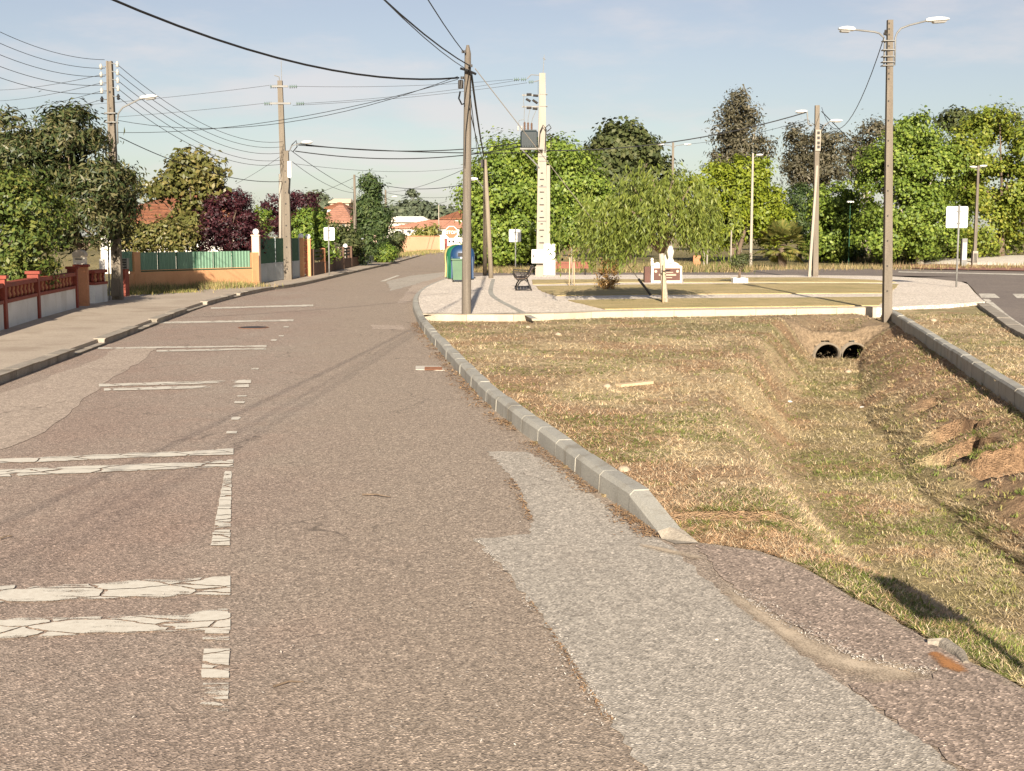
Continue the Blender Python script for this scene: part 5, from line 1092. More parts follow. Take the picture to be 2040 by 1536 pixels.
# P7: paired concrete posts with two lamps
b7 = gp(1621, 551, PARK_Z); Y7 = b7.y; t7 = at(1628, 210, Y7)
P7 = thing('lamp_pole', 'paired concrete posts with two street lamps behind the lawn', 'lamp pole', b7)
m = MB(); shaft(m, b7 + Vector((.06, 0, 0)), t7.z - b7.z, .22, .17, .2, .16, lean=(t7.x - b7.x - .06, 0)); m.build('shaft', 'concrete_pole', P7)
m = MB(); h_ = at(1625, 330, Y7).z - b7.z; shaft(m, b7 + Vector((-.2, -.05, 0)), h_, .11, .08, .14, .1, lean=(.2, 0)); m.build('stub_post', 'concrete_pale', P7)
m = MB()
for y in (265, 275, 285, 293): m.box((at(1629, y, Y7).x, Y7 - .14, at(1629, y, Y7).z), (.10, .05, .10))
m.build('cable_clip', 'iron_dark', P7)
m = MB(); a = at(1629, 280, Y7); m.box((a.x - .01, Y7 - .03, a.z), (.21, .2, .85)); m.build('sleeve', 'concrete_pale', P7)
lamp(P7, None, [at(1618, 250, Y7 - .1), at(1610, 247, Y7 - .1), at(1608, 223, Y7 - .1), at(1606, 222, Y7 - .1)], .48, (-1, 0, -.03), .03)
lamp(P7, None, [at(1636, 260, Y7 - .1), at(1642, 250, Y7 - .1), at(1652, 243, Y7 - .1), at(1656, 241, Y7 - .1)], .5, (1, 0, .03), .02)
# further lamp posts
def far_pole(label, px, Y, ytop, w, arms, mat='concrete_pole', name='lamp_pole', z=0.0, L=.5):
    b = gpx(px, Y, z); t = at(px, ytop, Y); r = thing(name, label, 'lamp pole', b); m = MB(); w *= .68; shaft(m, Vector((t.x, b.y, b.z)), t.z - b.z, w, w * .6); m.build('shaft', mat, r)
    for s, ya, xa in arms: lamp(r, None, [at(px + s, ya + 6, Y), at(px + s * 6, ya + 2, Y), at(xa, ya, Y)], L, (s, 0, .06), .02)
    return r
far_pole('far concrete post with two lamps rising from behind the willow', 1341, 84, 284, .3, [(-1, 288, 1322), (1, 288, 1364)])
far_pole('slender pale lamp post beyond the lawn, left of the palm', 1500, 76, 305, .24, [(1, 309, 1508)], 'concrete_pale', L=.4)
far_pole('lamp post half swallowed by the right plane trees', 1949, 79, 330, .3, [(1, 331, 1953), (-1, 333, 1945)], 'wood_pole', L=.45)
pk = far_pole('short green park lamp in front of the round green tree', 1694, 84, 404, .09, [], 'green_mesh')
m = MB(); q = at(1694, 402, 84); m.box(q, (.42, .3, .09)); m.build('lantern', 'lamp_white', pk)
far_pole('grey concrete pole left of the tall dark conifer', 706, 76, 348, .28, [], name='power_pole', z=.1)
far_pole('slim grey pole behind the clipped hedge bush', 768, 112, 378, .32, [(1, 392, 781)], name='power_pole', z=.1)
far_pole('thin pale post at the end of the peach wall', 874, 150, 408, .22, [], 'concrete_pale', name='power_pole', z=.1)
# ---- cables
for i, (y, yy) in enumerate(((42, 120), (68, 137), (95, 153), (122, 170), (148, 186))):
    a = Vector((b1.x - .1, b1.y - .1, at(222, yy, Y1).z)); wire(a, at(-120, y - 45, Y1 - 9), .28, .011, 'bare wire running left from the dark lamp pole, %s' % ('topmost', 'second from top', 'middle', 'fourth from top', 'lowest')[i], 'wires left of the dark pole', mat='galvanised' if 0 else 'iron_dark')
for i, y in enumerate((172, 196, 222, 246)): wire(lz_[min(i + 1, 4)], at(-90, y, 75), .3, .011, 'faint wire from the dark lamp pole to the far left, %s' % ('uppermost', 'second', 'third', 'lowest')[i], 'faint wires to the far left', mat='iron_dark')
for i, y in enumerate((283, 293, 305, 319, 327)): wire(rz_[i], Vector((b2.x - .05, b2.y - .18, at(563, y, Y2).z)), .62, .013, 'sagging wire between the dark pole and the gate pole, %s' % ('topmost', 'second from top', 'middle', 'fourth from top', 'lowest')[i], 'wires between the two left poles', mat='iron_dark')
wire(at(238, 273, Y1 - .15), Vector((b2.x - .1, b2.y - .18, at(563, 362, Y2).z)), .35, .02, 'telephone cable dipping behind the magnolia crown')
wire(at(558, 312, Y2), at(470, 366, 66), .05, .012, 'service wire dropping left from the gate pole')
wire(at(912, 152, Y3 - .1), at(236, 240, Y1), .55, .011, 'long thin wire from the wooden pole to the dark lamp pole, upper one')
wire(at(912, 158, Y3 - .1), at(236, 264, Y1), .3, .011, 'long thin wire from the wooden pole to the dark lamp pole, lower one')
for i, (a, b) in enumerate((((592, 172), (1022, 158)), ((606, 206), (1036, 159)), ((583, 210), (1050, 165)))): wire(at(*a, Y2), at(*b, Y5), .12, .011, 'thin high wire between gate pole and transformer pole, %s' % ('upper', 'middle', 'lower')[i], 'high thin wires', mat='iron_dark')
for i, (a, b) in enumerate((((537, 170), (-60, 222)), ((525, 206), (-60, 246)))): wire(at(*a, Y2), at(*b, 62), .15, .011, 'thin high wire leaving the gate pole to the left, %s' % ('upper', 'lower')[i], 'high thin wires to the left', mat='iron_dark')
for i, (a, b, s) in enumerate((((592, 286), (1041, 284), .32), ((594, 289), (1072, 304), .12), ((588, 301), (1042, 291), .40))): wire(at(*a, Y2 - .2), at(*b, Y5 - .3), s, .032, 'thick black cable from gate pole to transformer pole, %s' % ('top', 'middle', 'bottom')[i], 'thick black cables')
wire(at(1090, 300, Y5 - .25), at(1606, 224, Y7 - .1), .40, .036, 'thick black cable from the transformer pole to the paired posts')
wire(at(1072, 160, Y5), at(1072, 190, Y5), .0, .01, 'short jumper wire on top of the transformer pole')
wire(at(1761, 75, Y6 - .05), at(1637, 214, Y7 - .1), 1.35, .016, 'slack cable looping from the double lamp pole to the paired posts')
wire(at(1637, 222, Y7 - .1), at(1840, 410, 120), .2, .03, 'dark cable from the paired posts into the right trees')
wire(at(1606, 240, Y7), at(1370, 287, 84), .15, .016, 'thin cable between the paired posts and the far double lamp')
wire(at(924, 104, Y3 - .1), Vector((-2.6, -15, 7.4)), .95, .016, 'black cable leaving the top of the wooden pole towards the viewer')
wire(at(936, 131, Y3 - .15), Vector((-3.75, -15, 5.9)), .95, .020, 'thick black cable bundle passing overhead from the wooden pole')
wire(at(926, 136, Y3 - .15), Vector((-3.2, -15, 5.5)), .85, .012, 'thin grey cable beside the thick overhead bundle', mat='iron_dark')
wire(at(914, 155, Y3 - .1), at(-380, -310, 13.5), .72, .03, 'black cable sagging from the wooden pole across to the upper left')
wire(at(939, 148, Y3 - .15), at(964, 312, Y4), .12, .04, 'thick cable from the wooden pole down to the leaning pole')
wire(at(935, 215, Y3 - .15), at(962, 318, Y4), .1, .02, 'thinner cable from the wooden pole to the leaning pole')
wire(at(937, 190, Y3 - .15), at(957, 340, Y4), .1, .016, 'slack wire from the wooden pole to the strut of the leaning pole')
g0, g1 = at(946, 136, Y3), gp(1300, 592, PARK_Z)
gy_ = thing('guy_wire', 'slanting steel stay wire anchored in the lawn left of the willow', 'stay wire', g1)
m = MB(); m.tube([g0, g1], .009, 6); m.build('strand', 'concrete_pale', gy_); m = MB(); m.tube([g1.lerp(g0, .015), g1.lerp(g0, .10)], .034, 8); m.build('guard_sleeve', 'black_rubber', gy_)
wire(at(580, 300, Y2 - .15), at(704, 378, 76), .1, .02, 'wire from gate pole to the grey pole by the conifer, upper'); wire(at(582, 322, Y2 - .15), at(704, 384, 76), .25, .016, 'wire from gate pole to the grey pole by the conifer, lower')
wire(at(709, 351, 76), at(958, 361, Y4), .5, .024, 'dark cable from the grey pole by the conifer to the leaning pole')
wire(at(703, 355, 76), at(600, 395, 100), .1, .018, 'wire going left from the grey pole by the conifer'); wire(at(770, 382, 112), at(940, 330, Y4), .3, .018, 'wire from the slim grey pole up to the leaning pole')
wire(at(770, 384, 112), at(905, 391, 160), .3, .03, 'upper far cable above the peach wall'); wire(at(770, 396, 112), at(890, 401, 150), .5, .03, 'lower far cable above the peach wall')
wire(at(585, 326, Y2), at(935, 332, 76), .3, .012, 'faint wire crossing behind the wooden pole', mat='iron_dark')

# ------------------------------------------------------------------ signs
def sign(label, px, ybase, yt, yb, x0, x1, z, name='traffic_sign', mat='sign_white'):
    b = gp(px, ybase, z); Y = b.y; r = thing(name, label, 'sign', b); m = MB(); t = at(px, yt - 3, Y); m.tube([b - Vector((0, 0, .2)), Vector((b.x, b.y, t.z))], .03, 10); m.build('post', 'galvanised', r, True)
    a, c = at(x0, yb, Y), at(x1, yt, Y); w, h = c.x - a.x, c.z - a.z; rr_ = .05; o_ = []
    for cx, cz, a0 in ((w / 2 - rr_, h / 2 - rr_, 0), (-w / 2 + rr_, h / 2 - rr_, 90), (-w / 2 + rr_, -h / 2 + rr_, 180), (w / 2 - rr_, -h / 2 + rr_, 270)):
        for k in range(4): an = R(a0 + 30 * k); o_.append((cx + rr_ * math.cos(an), cz + rr_ * math.sin(an)))
    m = MB(); m.slab(o_, ((a.x + c.x) / 2, b.y + .045, (a.z + c.z) / 2), (1, 0, 0), (0, 1, 0), .012); pn = m.build('panel', mat, r)
    for zz in (-.28, .28):
        m = MB(); m.box((b.x, b.y + .02, (a.z + c.z) / 2 + zz * h), (.12, .07, .03)); m.build('clamp', 'galvanised', r)
    return r
sign('blank white square sign back beside the roundabout crossing', 1905, 572, 411, 454, 1885, 1930, PARK_Z)
sign('blank white sign back on the left pavement before the cream flowers', 656, 549, 453, 479, 645, 666, .1)
sign('blank white sign back in front of the plane trees', 1027, 541, 457, 482, 1014, 1038, 0)
def text_mesh(body, size, depth):
    cu = bpy.data.curves.new('t', 'FONT'); cu.body = body; cu.size = size; cu.extrude = depth; cu.align_x = 'CENTER'; cu.align_y = 'CENTER'; cu.offset = size * .02
    ob = bpy.data.objects.new('t', cu); COL.objects.link(ob); dg = bpy.context.evaluated_depsgraph_get(); me = bpy.data.meshes.new_from_object(ob.evaluated_get(dg)); bpy.data.objects.remove(ob); return me
Ys = 66.0; b = gpx(900, Ys, 0); ss = thing('stop_sign', 'red octagonal STOP sign behind the recycling bins', 'stop sign', b); c = at(899.5, 463, Ys); rad = 12.5 * Ys / FPX
m = MB(); m.tube([b - Vector((0, 0, .2)), Vector((b.x, b.y, c.z + .1))], .035, 8); m.build('post', 'galvanised', ss)
for rr_, yy, mt, nm in ((rad, -.05, 'sign_white', 'border'), (rad * .88, -.062, 'sign_red', 'face')):
    m = MB(); m.slab([(rr_ * 1.08 * math.cos(R(22.5 + 45 * k)), rr_ * 1.08 * math.sin(R(22.5 + 45 * k))) for k in range(8)], (b.x, b.y + yy, c.z), (1, 0, 0), (0, 1, 0), .012); fc = m.build(nm, mt, ss)
me = text_mesh('STOP', rad * .68, .004); o = link('lettering', me, 'sign_white', fc); o.rotation_euler = (math.pi / 2, 0, 0); o.location = Vector((b.x, b.y - .074, c.z)) - origin(ss)
q = at(900, 485, Ys); m = MB(); m.box((b.x, b.y - .055, q.z + .05), (.40, .012, .34)); pp = m.build('supplementary_plate', 'sign_white', ss)
for s in (-1, 1): m = MB(); m.box((b.x + s * .1, b.y - .066, q.z + .1), (.11, .01, .12)); m.build('symbol', 'iron_dark', pp)

b = Vector((2.2, .6, .0)); shadow_sign = thing('traffic_sign', 'added square sign on a post, out of view, casting the dark patch by the ditch', 'sign', b)  # unseen sign, added only to throw the patch of shadow at the ditch edge
m = MB(); m.tube([b - Vector((0, 0, .2)), b + Vector((0, 0, 2.45))], .025, 8); m.build('post', 'galvanised', shadow_sign); m = MB(); m.box(b + Vector((0, -.04, 2.2)), (.46, .012, .32)); m.build('panel', 'sign_white', shadow_sign)
# ------------------------------------------------------------------ bins, benches, monument
def igloo(label, px, Y, w, h, mat, dy=0, paper=False):
    b = gpx(px, Y, PARK_Z); r = thing('recycling_bin', label, 'recycling bin', b, 'recycling bins'); m = MB(); V = []; n = 20
    pr = [(.80, 0), (.84, .04), (.93, .35), (1.0, .62), (.98, .74), (.88, .86), (.66, .94), (.36, .985), (.06, 1.0)]
    for k_, z in pr:
        for i in range(n):
            a = 2 * math.pi * i / n; ca, sa = math.cos(a), math.sin(a); e_ = 4.0; q = (abs(ca) ** e_ + abs(sa) ** e_) ** (-1 / e_)
            V.append(b + Vector((w / 2 * k_ * ca * q, w * .42 * k_ * sa * q, h * z)))
    F = [tuple(range(n - 1, -1, -1)), tuple((len(pr) - 1) * n + i for i in range(n))]
    for j in range(len(pr) - 1):
        for i in range(n): q = (i + 1) % n; F.append((j * n + i, j * n + q, (j + 1) * n + q, (j + 1) * n + i))
    m.add(V, F); m.build('body', mat, r, True)
    m = MB(); m.box(b + Vector((0, 0, -.005)), (w * .86, w * .74, .03)); m.build('base', 'iron_dark', r)
    for s in (-1, 1):
        m = MB(); m.box(b + Vector((s * w * .42, -w * .32, h * .35)), (.05, .04, h * .62), ry=-s * .03); m.build('rib', mat, r)
    m = MB(); m.box(b + Vector((0, -w * .42, h * .72)), (w * .34, .05, h * .1)); m.build('opening', 'iron_dark', r)
    m = MB(); m.tube([b + Vector((-.1, 0, h * .98)), b + Vector((-.07, 0, h * 1.06)), b + Vector((.07, 0, h * 1.06)), b + Vector((.1, 0, h * .98))], .015, 6); m.build('lifting_ring', 'galvanised', r)
    if paper: m = MB(); m.box(b + Vector((.08, -w * .425 - .01, h * .56)), (.30, .012, .24)); m.build('notice', 'sign_white', r)
    return r
Yb = gp(920, 557, PARK_Z).y
hb = (557 - 488) * Yb / FPX
igloo('dark blue recycling bin with a pale notice, foremost of the row', 922, Yb, .94, hb, 'plastic_blue', paper=True)
igloo('green recycling bin squeezed between the blue and yellow ones', 913, Yb + 1.0, .94, hb * .995, 'plastic_green')
igloo('yellow recycling bin at the back of the row', 909, Yb + 2.0, .94, hb, 'plastic_yellow')
Yw = gp(912, 561, PARK_Z).y - .3; b = gpx(913.5, Yw, PARK_Z); wb = thing('wheelie_bin', 'small green wheeled bin in front of the blue recycling bin', 'wheelie bin', b); hw_ = (560 - 513) * Yw / FPX; ww = .42
m = MB(); m.box(b + Vector((0, 0, .08 + hw_ * .42)), (ww * .86, .44, hw_ * .84)); V = m.v; m.v = [((v[0] - b.x) * (1.0 + .22 * (v[2] - b.z)) + b.x, v[1], v[2]) for v in V]; m.build('body', 'wheelie_green', wb)
m = MB(); m.box(b + Vector((0, .0, hw_ * .93)), (ww * 1.22, .56, .05), bev=.02, rx=-.1); m.tube([b + Vector((-.2, .3, hw_ * .93)), b + Vector((.2, .3, hw_ * .93))], .02, 6); m.build('lid', 'wheelie_green', wb)
for s in (-1, 1):
    m = MB(); m.lathe(b + Vector((s * ww * .45, -.1, .07)), [(.02, -.025), (.075, -.025), (.075, .025), (.02, .025)], 12, M=Matrix.Rotation(math.pi / 2, 3, 'Y')); m.build('wheel', 'black_rubber', wb)
m = MB(); m.box(b + Vector((ww * .42, -.2, hw_ * .72)), (.06, .08, .12)); m.build('catch', 'black_rubber', wb)

# iron bench seen from its end
n0 = gp(1043, 579, PARK_Z); L_ = 2.6
bn = thing('iron_bench', 'dark park bench with curled iron ends on the cobbles', 'bench', n0)
for dy in (0, L_):
    o_ = n0 + Vector((0, dy, 0)); m = MB()
    def bp(x, z): return o_ + Vector((x, 0, z))
    m.tube([bp(-.24, .0), bp(-.20, .12), bp(-.10, .28), bp(.02, .34), bp(.14, .26), bp(.20, .10), bp(.25, .0)], .026, 6)
    m.tube([bp(-.25, .015), bp(.26, .015)], .02, 6)
    m.tube([bp(-.26, .40), bp(-.18, .33), bp(-.02, .34), bp(.10, .38), bp(.20, .50), bp(.26, .66), bp(.32, .72), bp(.36, .66)], .026, 6)
    m.tube([bp(-.26, .40), bp(-.33, .52), bp(-.30, .58), bp(-.18, .57), bp(.02, .56), bp(.22, .55)], .022, 6)
    m.tube([bp(-.1, .42), bp(-.05, .50), bp(.03, .50), bp(.05, .44), bp(0, .41)], .014, 5)
    m.build('end_frame', 'iron_dark', bn, True)
for i, (x, z, an) in enumerate(((-.22, .375, .2), (-.12, .365, 0), (-.02, .37, -.1), (.08, .395, -.3), (.17, .49, -1.0), (.215, .585, -1.2), (.26, .675, -1.2))):
    m = MB(); m.box(n0 + Vector((x, L_ / 2, z)), (.085, L_ + .12, .026), ry=an); m.build('slat', 'bench_slat_dark', bn)
# red-brown bench seen from behind
n1 = gp(1135, 548, PARK_Z); k = n1.y / FPX; wd = 74 * k
bb = thing('slatted_bench', 'red-brown slatted bench seen from behind at the park edge', 'bench', n1)
for i, z in enumerate((.33, .43, .53)):
    m = MB(); m.box(n1 + Vector((0, .0 + .02 * i * -1, z)), (wd, .035, .09)); m.build('slat', 'bench_wood', bb)
for i in range(3): m = MB(); m.box(n1 + Vector((0, .12 + .12 * i, .30)), (wd, .10, .03)); m.build('slat', 'bench_wood', bb)
for s in (-.42, .42):
    m = MB(); m.tube([n1 + Vector((s * wd, .03, -.02)), n1 + Vector((s * wd, .03, .56))], .022, 6); m.tube([n1 + Vector((s * wd, .38, -.02)), n1 + Vector((s * wd, .38, .28)), n1 + Vector((s * wd, .03, .28))], .022, 6); m.build('leg', 'iron_dark', bb)
# monument with plaque
Ym = gp(1328, 563, PARK_Z).y; a, c = at(1297, 563, Ym), at(1359, 530, Ym); mb_ = Vector(((a.x + c.x) / 2, Ym, PARK_Z)); w, h = c.x - a.x, c.z - PARK_Z
mo = thing('monument', 'cream stone monument with a brown plaque and scrolled top in the park', 'monument', mb_)
m = MB(); m.slab([(-w / 2, 0), (w / 2, 0), (w / 2, h), (w * .42, h + .02), (w * .36, h + .10), (w * .24, h + .15), (w * .1, h + .10), (0, h + .22), (-.05 * w, h + .42), (-.1 * w, h + .22), (-w * .2, h + .10), (-w * .3, h + .14), (-w * .42, h + .08), (-w * .45, h + .02), (-w / 2, h)], mb_ + Vector((0, .09, 0)), (1, 0, 0), (0, 1, 0), .18); m.build('stone_body', 'monument_white', mo)
m = MB(); m.box(mb_ + Vector((.01, -.006, h * .5)), (w * .86, .02, h * .74)); pq = m.build('plaque', 'plaque_brown', mo)
for i, (ln, z) in enumerate(((.36, .62), (.56, .50), (.56, .44), (.30, .30))):
    m = MB(); m.box(mb_ + Vector((.03, -.019, h * z)), (w * ln, .008, .022)); m.build('text_line', 'plaque_text', pq)
for s in (-1, 1): m = MB(); m.lathe(mb_ + Vector((s * w * .35, -.016, h * .68)), [(.005, -.006), (.05, -.006), (.05, .006), (.005, .006)], 14, M=Matrix.Rotation(math.pi / 2, 3, 'X')); m.build('emblem', 'plaque_text', pq)
m = MB(); m.box(mb_ + Vector((-w * .5 - .13, .25, h * .48)), (.2, .5, h * .96)); m.build('side_block', 'plaque_brown', mo)
m = MB(); m.box(mb_ + Vector((-w * .47, .05, h + .09)), (.10, .10, .18)); m.ball(mb_ + Vector((-w * .47, .05, h + .23)), .06); m.build('finial', 'monument_white', mo, True)
m = MB(); m.lathe(mb_ + Vector((.14, .1, h + .10)), [(.16, 0), (.13, .1), (.07, .2), (.11, .3), (.13, .42), (.08, .55), (.05, .62)], 12); m.build('statuette', 'monument_white', mo, True)
# posts and brick pier by the ring road
b = gpx(1386, 72, 0); bp_ = thing('brick_pier', 'small orange brick pier beyond the ring road', 'pier', b); m = MB(); a = at(1386, 509, 72)
hh = a.z; cnt = 9
for i in range(cnt): m = MB(); m.box(b + Vector((0, 0, hh * (i + .5) / cnt)), (.40 + .012 * (i % 2), .32, hh / cnt - .008)); m.build('brick_course', 'brick_orange', bp_)
for px, Y, yt, lab in ((1401, 72.5, 480, 'thin pale post right of the brick pier, the left one'), (1407, 73, 470, 'thin pale post right of the brick pier, the right one'), (1454, 74, 460, 'thin pale pipe post between the willow and the planter olive')):
    b = gpx(px, Y, 0); t = at(px, yt, Y); m = MB(); m.tube([b - Vector((0, 0, .2)), Vector((b.x, b.y, t.z))], .045, 8); m.lathe((b.x, b.y, t.z), [(.05, -.02), (.06, .01), (.02, .05)], 8); m.solo('marker_post', 'concrete_pale', lab, 'post', base=b)
for px, Y, y0, y1, w, lab, mt in ((1915, 75, 475, 526, .3, 'grey metal cabinet behind the right sign', 'galvanised'), (1937, 76, 500, 528, .3, 'small dark meter box on a pale block behind the right sign', 'concrete_pale')):
    b = gpx(px, Y, 0); t = at(px, y0, Y); r = thing('utility_cabinet', lab, 'cabinet', b); m = MB(); m.box(b + Vector((0, 0, t.z / 2)), (w, .3, t.z)); m.build('body', mt, r)
    for i in range(3): m = MB(); m.box(b + Vector((-.08 + .08 * i, -.156, t.z * .55)), (.05, .012, t.z * .6)); m.build('rib', 'sign_white' if mt == 'galvanised' else 'iron_dark', r)

# ------------------------------------------------------------------ culverts and small things
for px, lab, dz_ in ((1648, 'left concrete culvert pipe mouth at the head of the ditch', 0), (1702, 'right concrete culvert pipe mouth at the head of the ditch', -.03)):
    Yp = 27.35; c = at(px, 706, Yp); r = thing('culvert_pipe', lab, 'culvert pipe', (c.x, Yp, c.z - .05), 'culvert pipes'); ro, ri = .305, .268
    cc = Vector((c.x, Yp - .06, c.z - .05)); n = 28
    def ringmesh(prof):
        V = []; F = []
        for y, rad in prof:
            for i in range(n): an = 2 * math.pi * i / n; V.append(cc + Vector((rad * math.cos(an), y, rad * math.sin(an))))
        for j in range(len(prof) - 1):
            for i in range(n): q = (i + 1) % n; F.append((j * n + i, j * n + q, (j + 1) * n + q, (j + 1) * n + i))
        m = MB(); m.add(V, F); return m
    ringmesh([(.35, ri), (0, ri), (0, ro), (5.0, ro)]).build('rim', 'pipe_concrete', r, True)
    ringmesh([(.35, ri - .002), (5.0, ri - .002), (5.0, .01)]).build('bore', 'bore_shade', r, True)
c0, c1 = at(1600, 706, 27.42), at(1755, 706, 27.42)
m = MB(); b = gpx(1500, 30, 0)
# drain grate, manhole, plank, stones
c = gp(857, 733, .006); dg_ = thing('drain_grate', 'rusty drain grate beside the right kerb', 'drain grate', c)
fr = [gp(828, 736, .006), gp(886, 738, .006), gp(880, 729, .006), gp(828, 729, .006)]
m = MB(); m.prism([(p.x, p.y) for p in fr], .001, .0075); m.build('frame', 'mortar', dg_)
for i in range(6):
    m = MB(); f = i / 6; a = gp(846, 736.5 - 6 * f, .01); e = gp(881, 737 - 6 * f, .01); m.box(((a.x + e.x) / 2, a.y, .011), (e.x - a.x, .045, .008)); m.build('bar', 'rust_metal', dg_)
c = gp(505, 652.5, .004); mh = thing('manhole_cover', 'dark round manhole cover in the parking bay', 'manhole cover', c)
m = MB(); m.lathe((c.x, c.y, .0), [(.30, .002), (.30, .009), (.01, .009)], 24); m.build('frame', 'rust_metal', mh); m = MB(); m.lathe((c.x, c.y, .0), [(.26, .009), (.26, .013), (.01, .013)], 24); m.build('cover', 'iron_dark', mh)
a, e = gp(1232, 767, .09), gp(1296, 762, .09); z = gh((a.x + e.x) / 2, a.y); m = MB(); m.box(((a.x + e.x) / 2, (a.y + e.y) / 2, z + .02), ((e - a).length, .11, .03), rz=math.atan2(e.y - a.y, e.x - a.x), ry=-.02); m.solo('plank', 'plank_wood', 'weathered wooden board lying on the dry grass', 'plank')
def rock(px, py, s, lab, mat='stone', z=.0, flat=.6, grp='loose stones'):
    p = gp(px, py, z)
    for _ in range(3): p = gp(px, py, gh(p.x, p.y))
    zz = max(gh(p.x, p.y), 0.0 if p.x < xr(p.y) else -9); rr = random.Random(int(px)); m = MB(); m.ball((p.x, p.y, zz + s * flat * .35), s, 9, 6, flat); m.v = [(p.x + (v[0] - p.x) * rr.uniform(.8, 1.2), p.y + (v[1] - p.y) * rr.uniform(.8, 1.2), zz + (v[2] - zz) * rr.uniform(.85, 1.1)) for v in m.v]
    m.solo('stone', mat, lab, 'stone', grp, smooth=True)
rock(1243, 939, .05, 'flat pale stone behind the right kerb'); rock(1427, 1306, .011, 'small white pebble on the grey asphalt patch', 'gravel_white')
rock(1112, 668, .06, 'pale stone in the grass near the wooden pole'); rock(1052, 653, .05, 'small pale stone just in front of the edging slabs')
rock(1860, 640, .07, 'pale stone on the grass strip right of the ditch'); rock(1690, 742, .07, 'grey stone on the ditch floor below the pipes'); rock(1440, 965, .025, 'small stone on the bank above the ditch')
rock(1210, 771, .05, 'small stone left of the wooden board'); rock(1572, 800, .05, 'white scrap lying on the ditch floor', 'plastic_white', flat=.3); rock(1718, 812, .05, 'pale scrap on the ditch floor near the right bank', 'plastic_white', flat=.3); rock(1580, 712, .07, 'yellowish scrap left of the pipes', 'plastic_yellow', flat=.25)
# broken concrete rim at the near culvert mouth
m = MB(); pts = [gp(1848, 1273, .02), gp(1880, 1276, .02), gp(1912, 1296, .02), gp(1925, 1314, .02)]
m.tube([p - Vector((0, 0, .02)) for p in pts], [.022, .034, .030, .015], 9); m.solo('concrete_rim', 'kerb_old', 'broken concrete rim at the road edge above the shaded hollow', 'rim')
for a, b, r_, lab in (((545, 1367), (605, 1358), .006, 'thin dark twig on the road near the bottom'), ((722, 985), (778, 990), .007, 'crooked twig in the middle of the road'), ((0, 1073), (24, 1068), .006, 'short twig at the left edge of the road')):
    p, q = gp(*a, .012), gp(*b, .012); m = MB(); m.tube([p, p.lerp(q, .5) + Vector((0, .015, .006)), q], [r_, r_ * .8, r_ * .4], 5); m.solo('twig', 'bark', lab, 'twig')

# ------------------------------------------------------------------ garden walls on the left
def seg_box(m, a, b, th, z0, z1, inset=0.0, off=0.0):
    d = (b - a); L = d.length; d.normalize(); q = Vector((-d.y, d.x, 0)); c = (a + b) / 2 + q * off
    m.box((c.x, c.y, (z0 + z1) / 2), (L - 2 * inset, th, z1 - z0), rz=math.atan2(d.y, d.x))
w0 = gp(-150, 700, .1); w1 = gp(3, 655, .1); w2 = gp(70, 634, .1); w3 = gp(147, 613, .1); w4 = gp(180, 605, .1); w5 = gp(212, 600, .1)
gw = thing('garden_wall', 'low white garden wall with dark red balustrade along the left pavement', 'wall', w1)
def bal_panel(a, b, h):
    m = MB(); seg_box(m, a, b, .16, .0, .1 + h * .55, .02); m.build('plaster_panel', 'white_plaster', gw)
    for z0, z1, nm in ((.1 + h * .55, .1 + h * .63, 'bottom_rail'), (.1 + h * .90, .1 + h, 'top_rail')):
        m = MB(); seg_box(m, a, b, .2, z0, z1, .01); m.build(nm, 'red_paint', gw)
    d = b - a; n = max(3, int(d.length / .17)); an = math.atan2(d.y, d.x)
    for i in range(n):
        c = a.lerp(b, (i + .5) / n); m = MB(); z0 = .1 + h * .63; hh = h * .27
        m.lathe((c.x, c.y, z0), [(.035, 0), (.05, hh * .3), (.028, hh * .55), (.045, hh * .85), (.035, hh)], 8); m.build('baluster', 'orange_pier' if i % 2 else 'red_paint', gw, True)
    m = MB(); seg_box(m, a, b, .03, .1 + h * .63, .1 + h * .9, .02, .07); m.build('back_panel', 'red_paint', gw)
for a, b in ((w0, w1), (w1, w2), (w2, w3), (w4, w5)): bal_panel(a + (b - a).normalized() * .12, b - (b - a).normalized() * .12, .84)
def pier(p, w, h, mat, cap=None, parent=None, name='pier'):
    m = MB(); m.box((p.x, p.y, .1 + h / 2 - .05), (w, w, h + .1), rz=.2); q = m.build(name, mat, parent or gw)
    if cap: m = MB(); m.box((p.x, p.y, .1 + h + .03), (w + .07, w + .07, .06), rz=.2); m.build('cap', cap, q)
    return q
for p in (w1, w2, w3): pier(p, .22, .92, 'red_paint', 'red_paint')
q = pier(gp(165, 609, .1), .30, .95, 'orange_pier', 'red_paint')
pier(gp(206, 600, .1), .13, 1.1, 'white_plaster')
c = gp(163, 609, .1); lb = thing('letter_box', 'cream arched letter box on the orange wall pier', 'letter box', (c.x, c.y, 1.11)); zb = 1.11
m = MB(); o_ = [(-.14, 0), (.14, 0), (.14, .18)] + [(.14 * math.cos(R(a)), .18 + .14 * math.sin(R(a))) for a in range(20, 180, 20)] + [(-.14, .18)]
m.slab(o_, (c.x, c.y, zb + .004), (1, 0, 0), (0, 1, 0), .2); m.build('body', 'monument_white', lb); m = MB(); m.slab([(x * 1.15, z * 1.08 + .0) for x, z in o_[2:-1]] + [(-.14, .17), (.14, .17)], (c.x, c.y, zb + .01), (1, 0, 0), (0, 1, 0), .25); m.build('hood', 'kerb_white', lb); m = MB(); m.box((c.x, c.y - .106, zb + .13), (.16, .008, .025)); m.build('slot', 'iron_dark', lb)
pe = gp(249, 590, .1); rp = thing('gate_pier', 'dark red pier with a grey meter grille right of the lamp pole', 'pier', pe)
m = MB(); m.box((pe.x, pe.y, .1 + .36), (.16, .35, .82)); m.build('pillar', 'red_paint', rp); m = MB(); m.box((pe.x + .02, pe.y, 1.02), (.2, .2, .3)); g_ = m.build('grille', 'galvanised', rp)
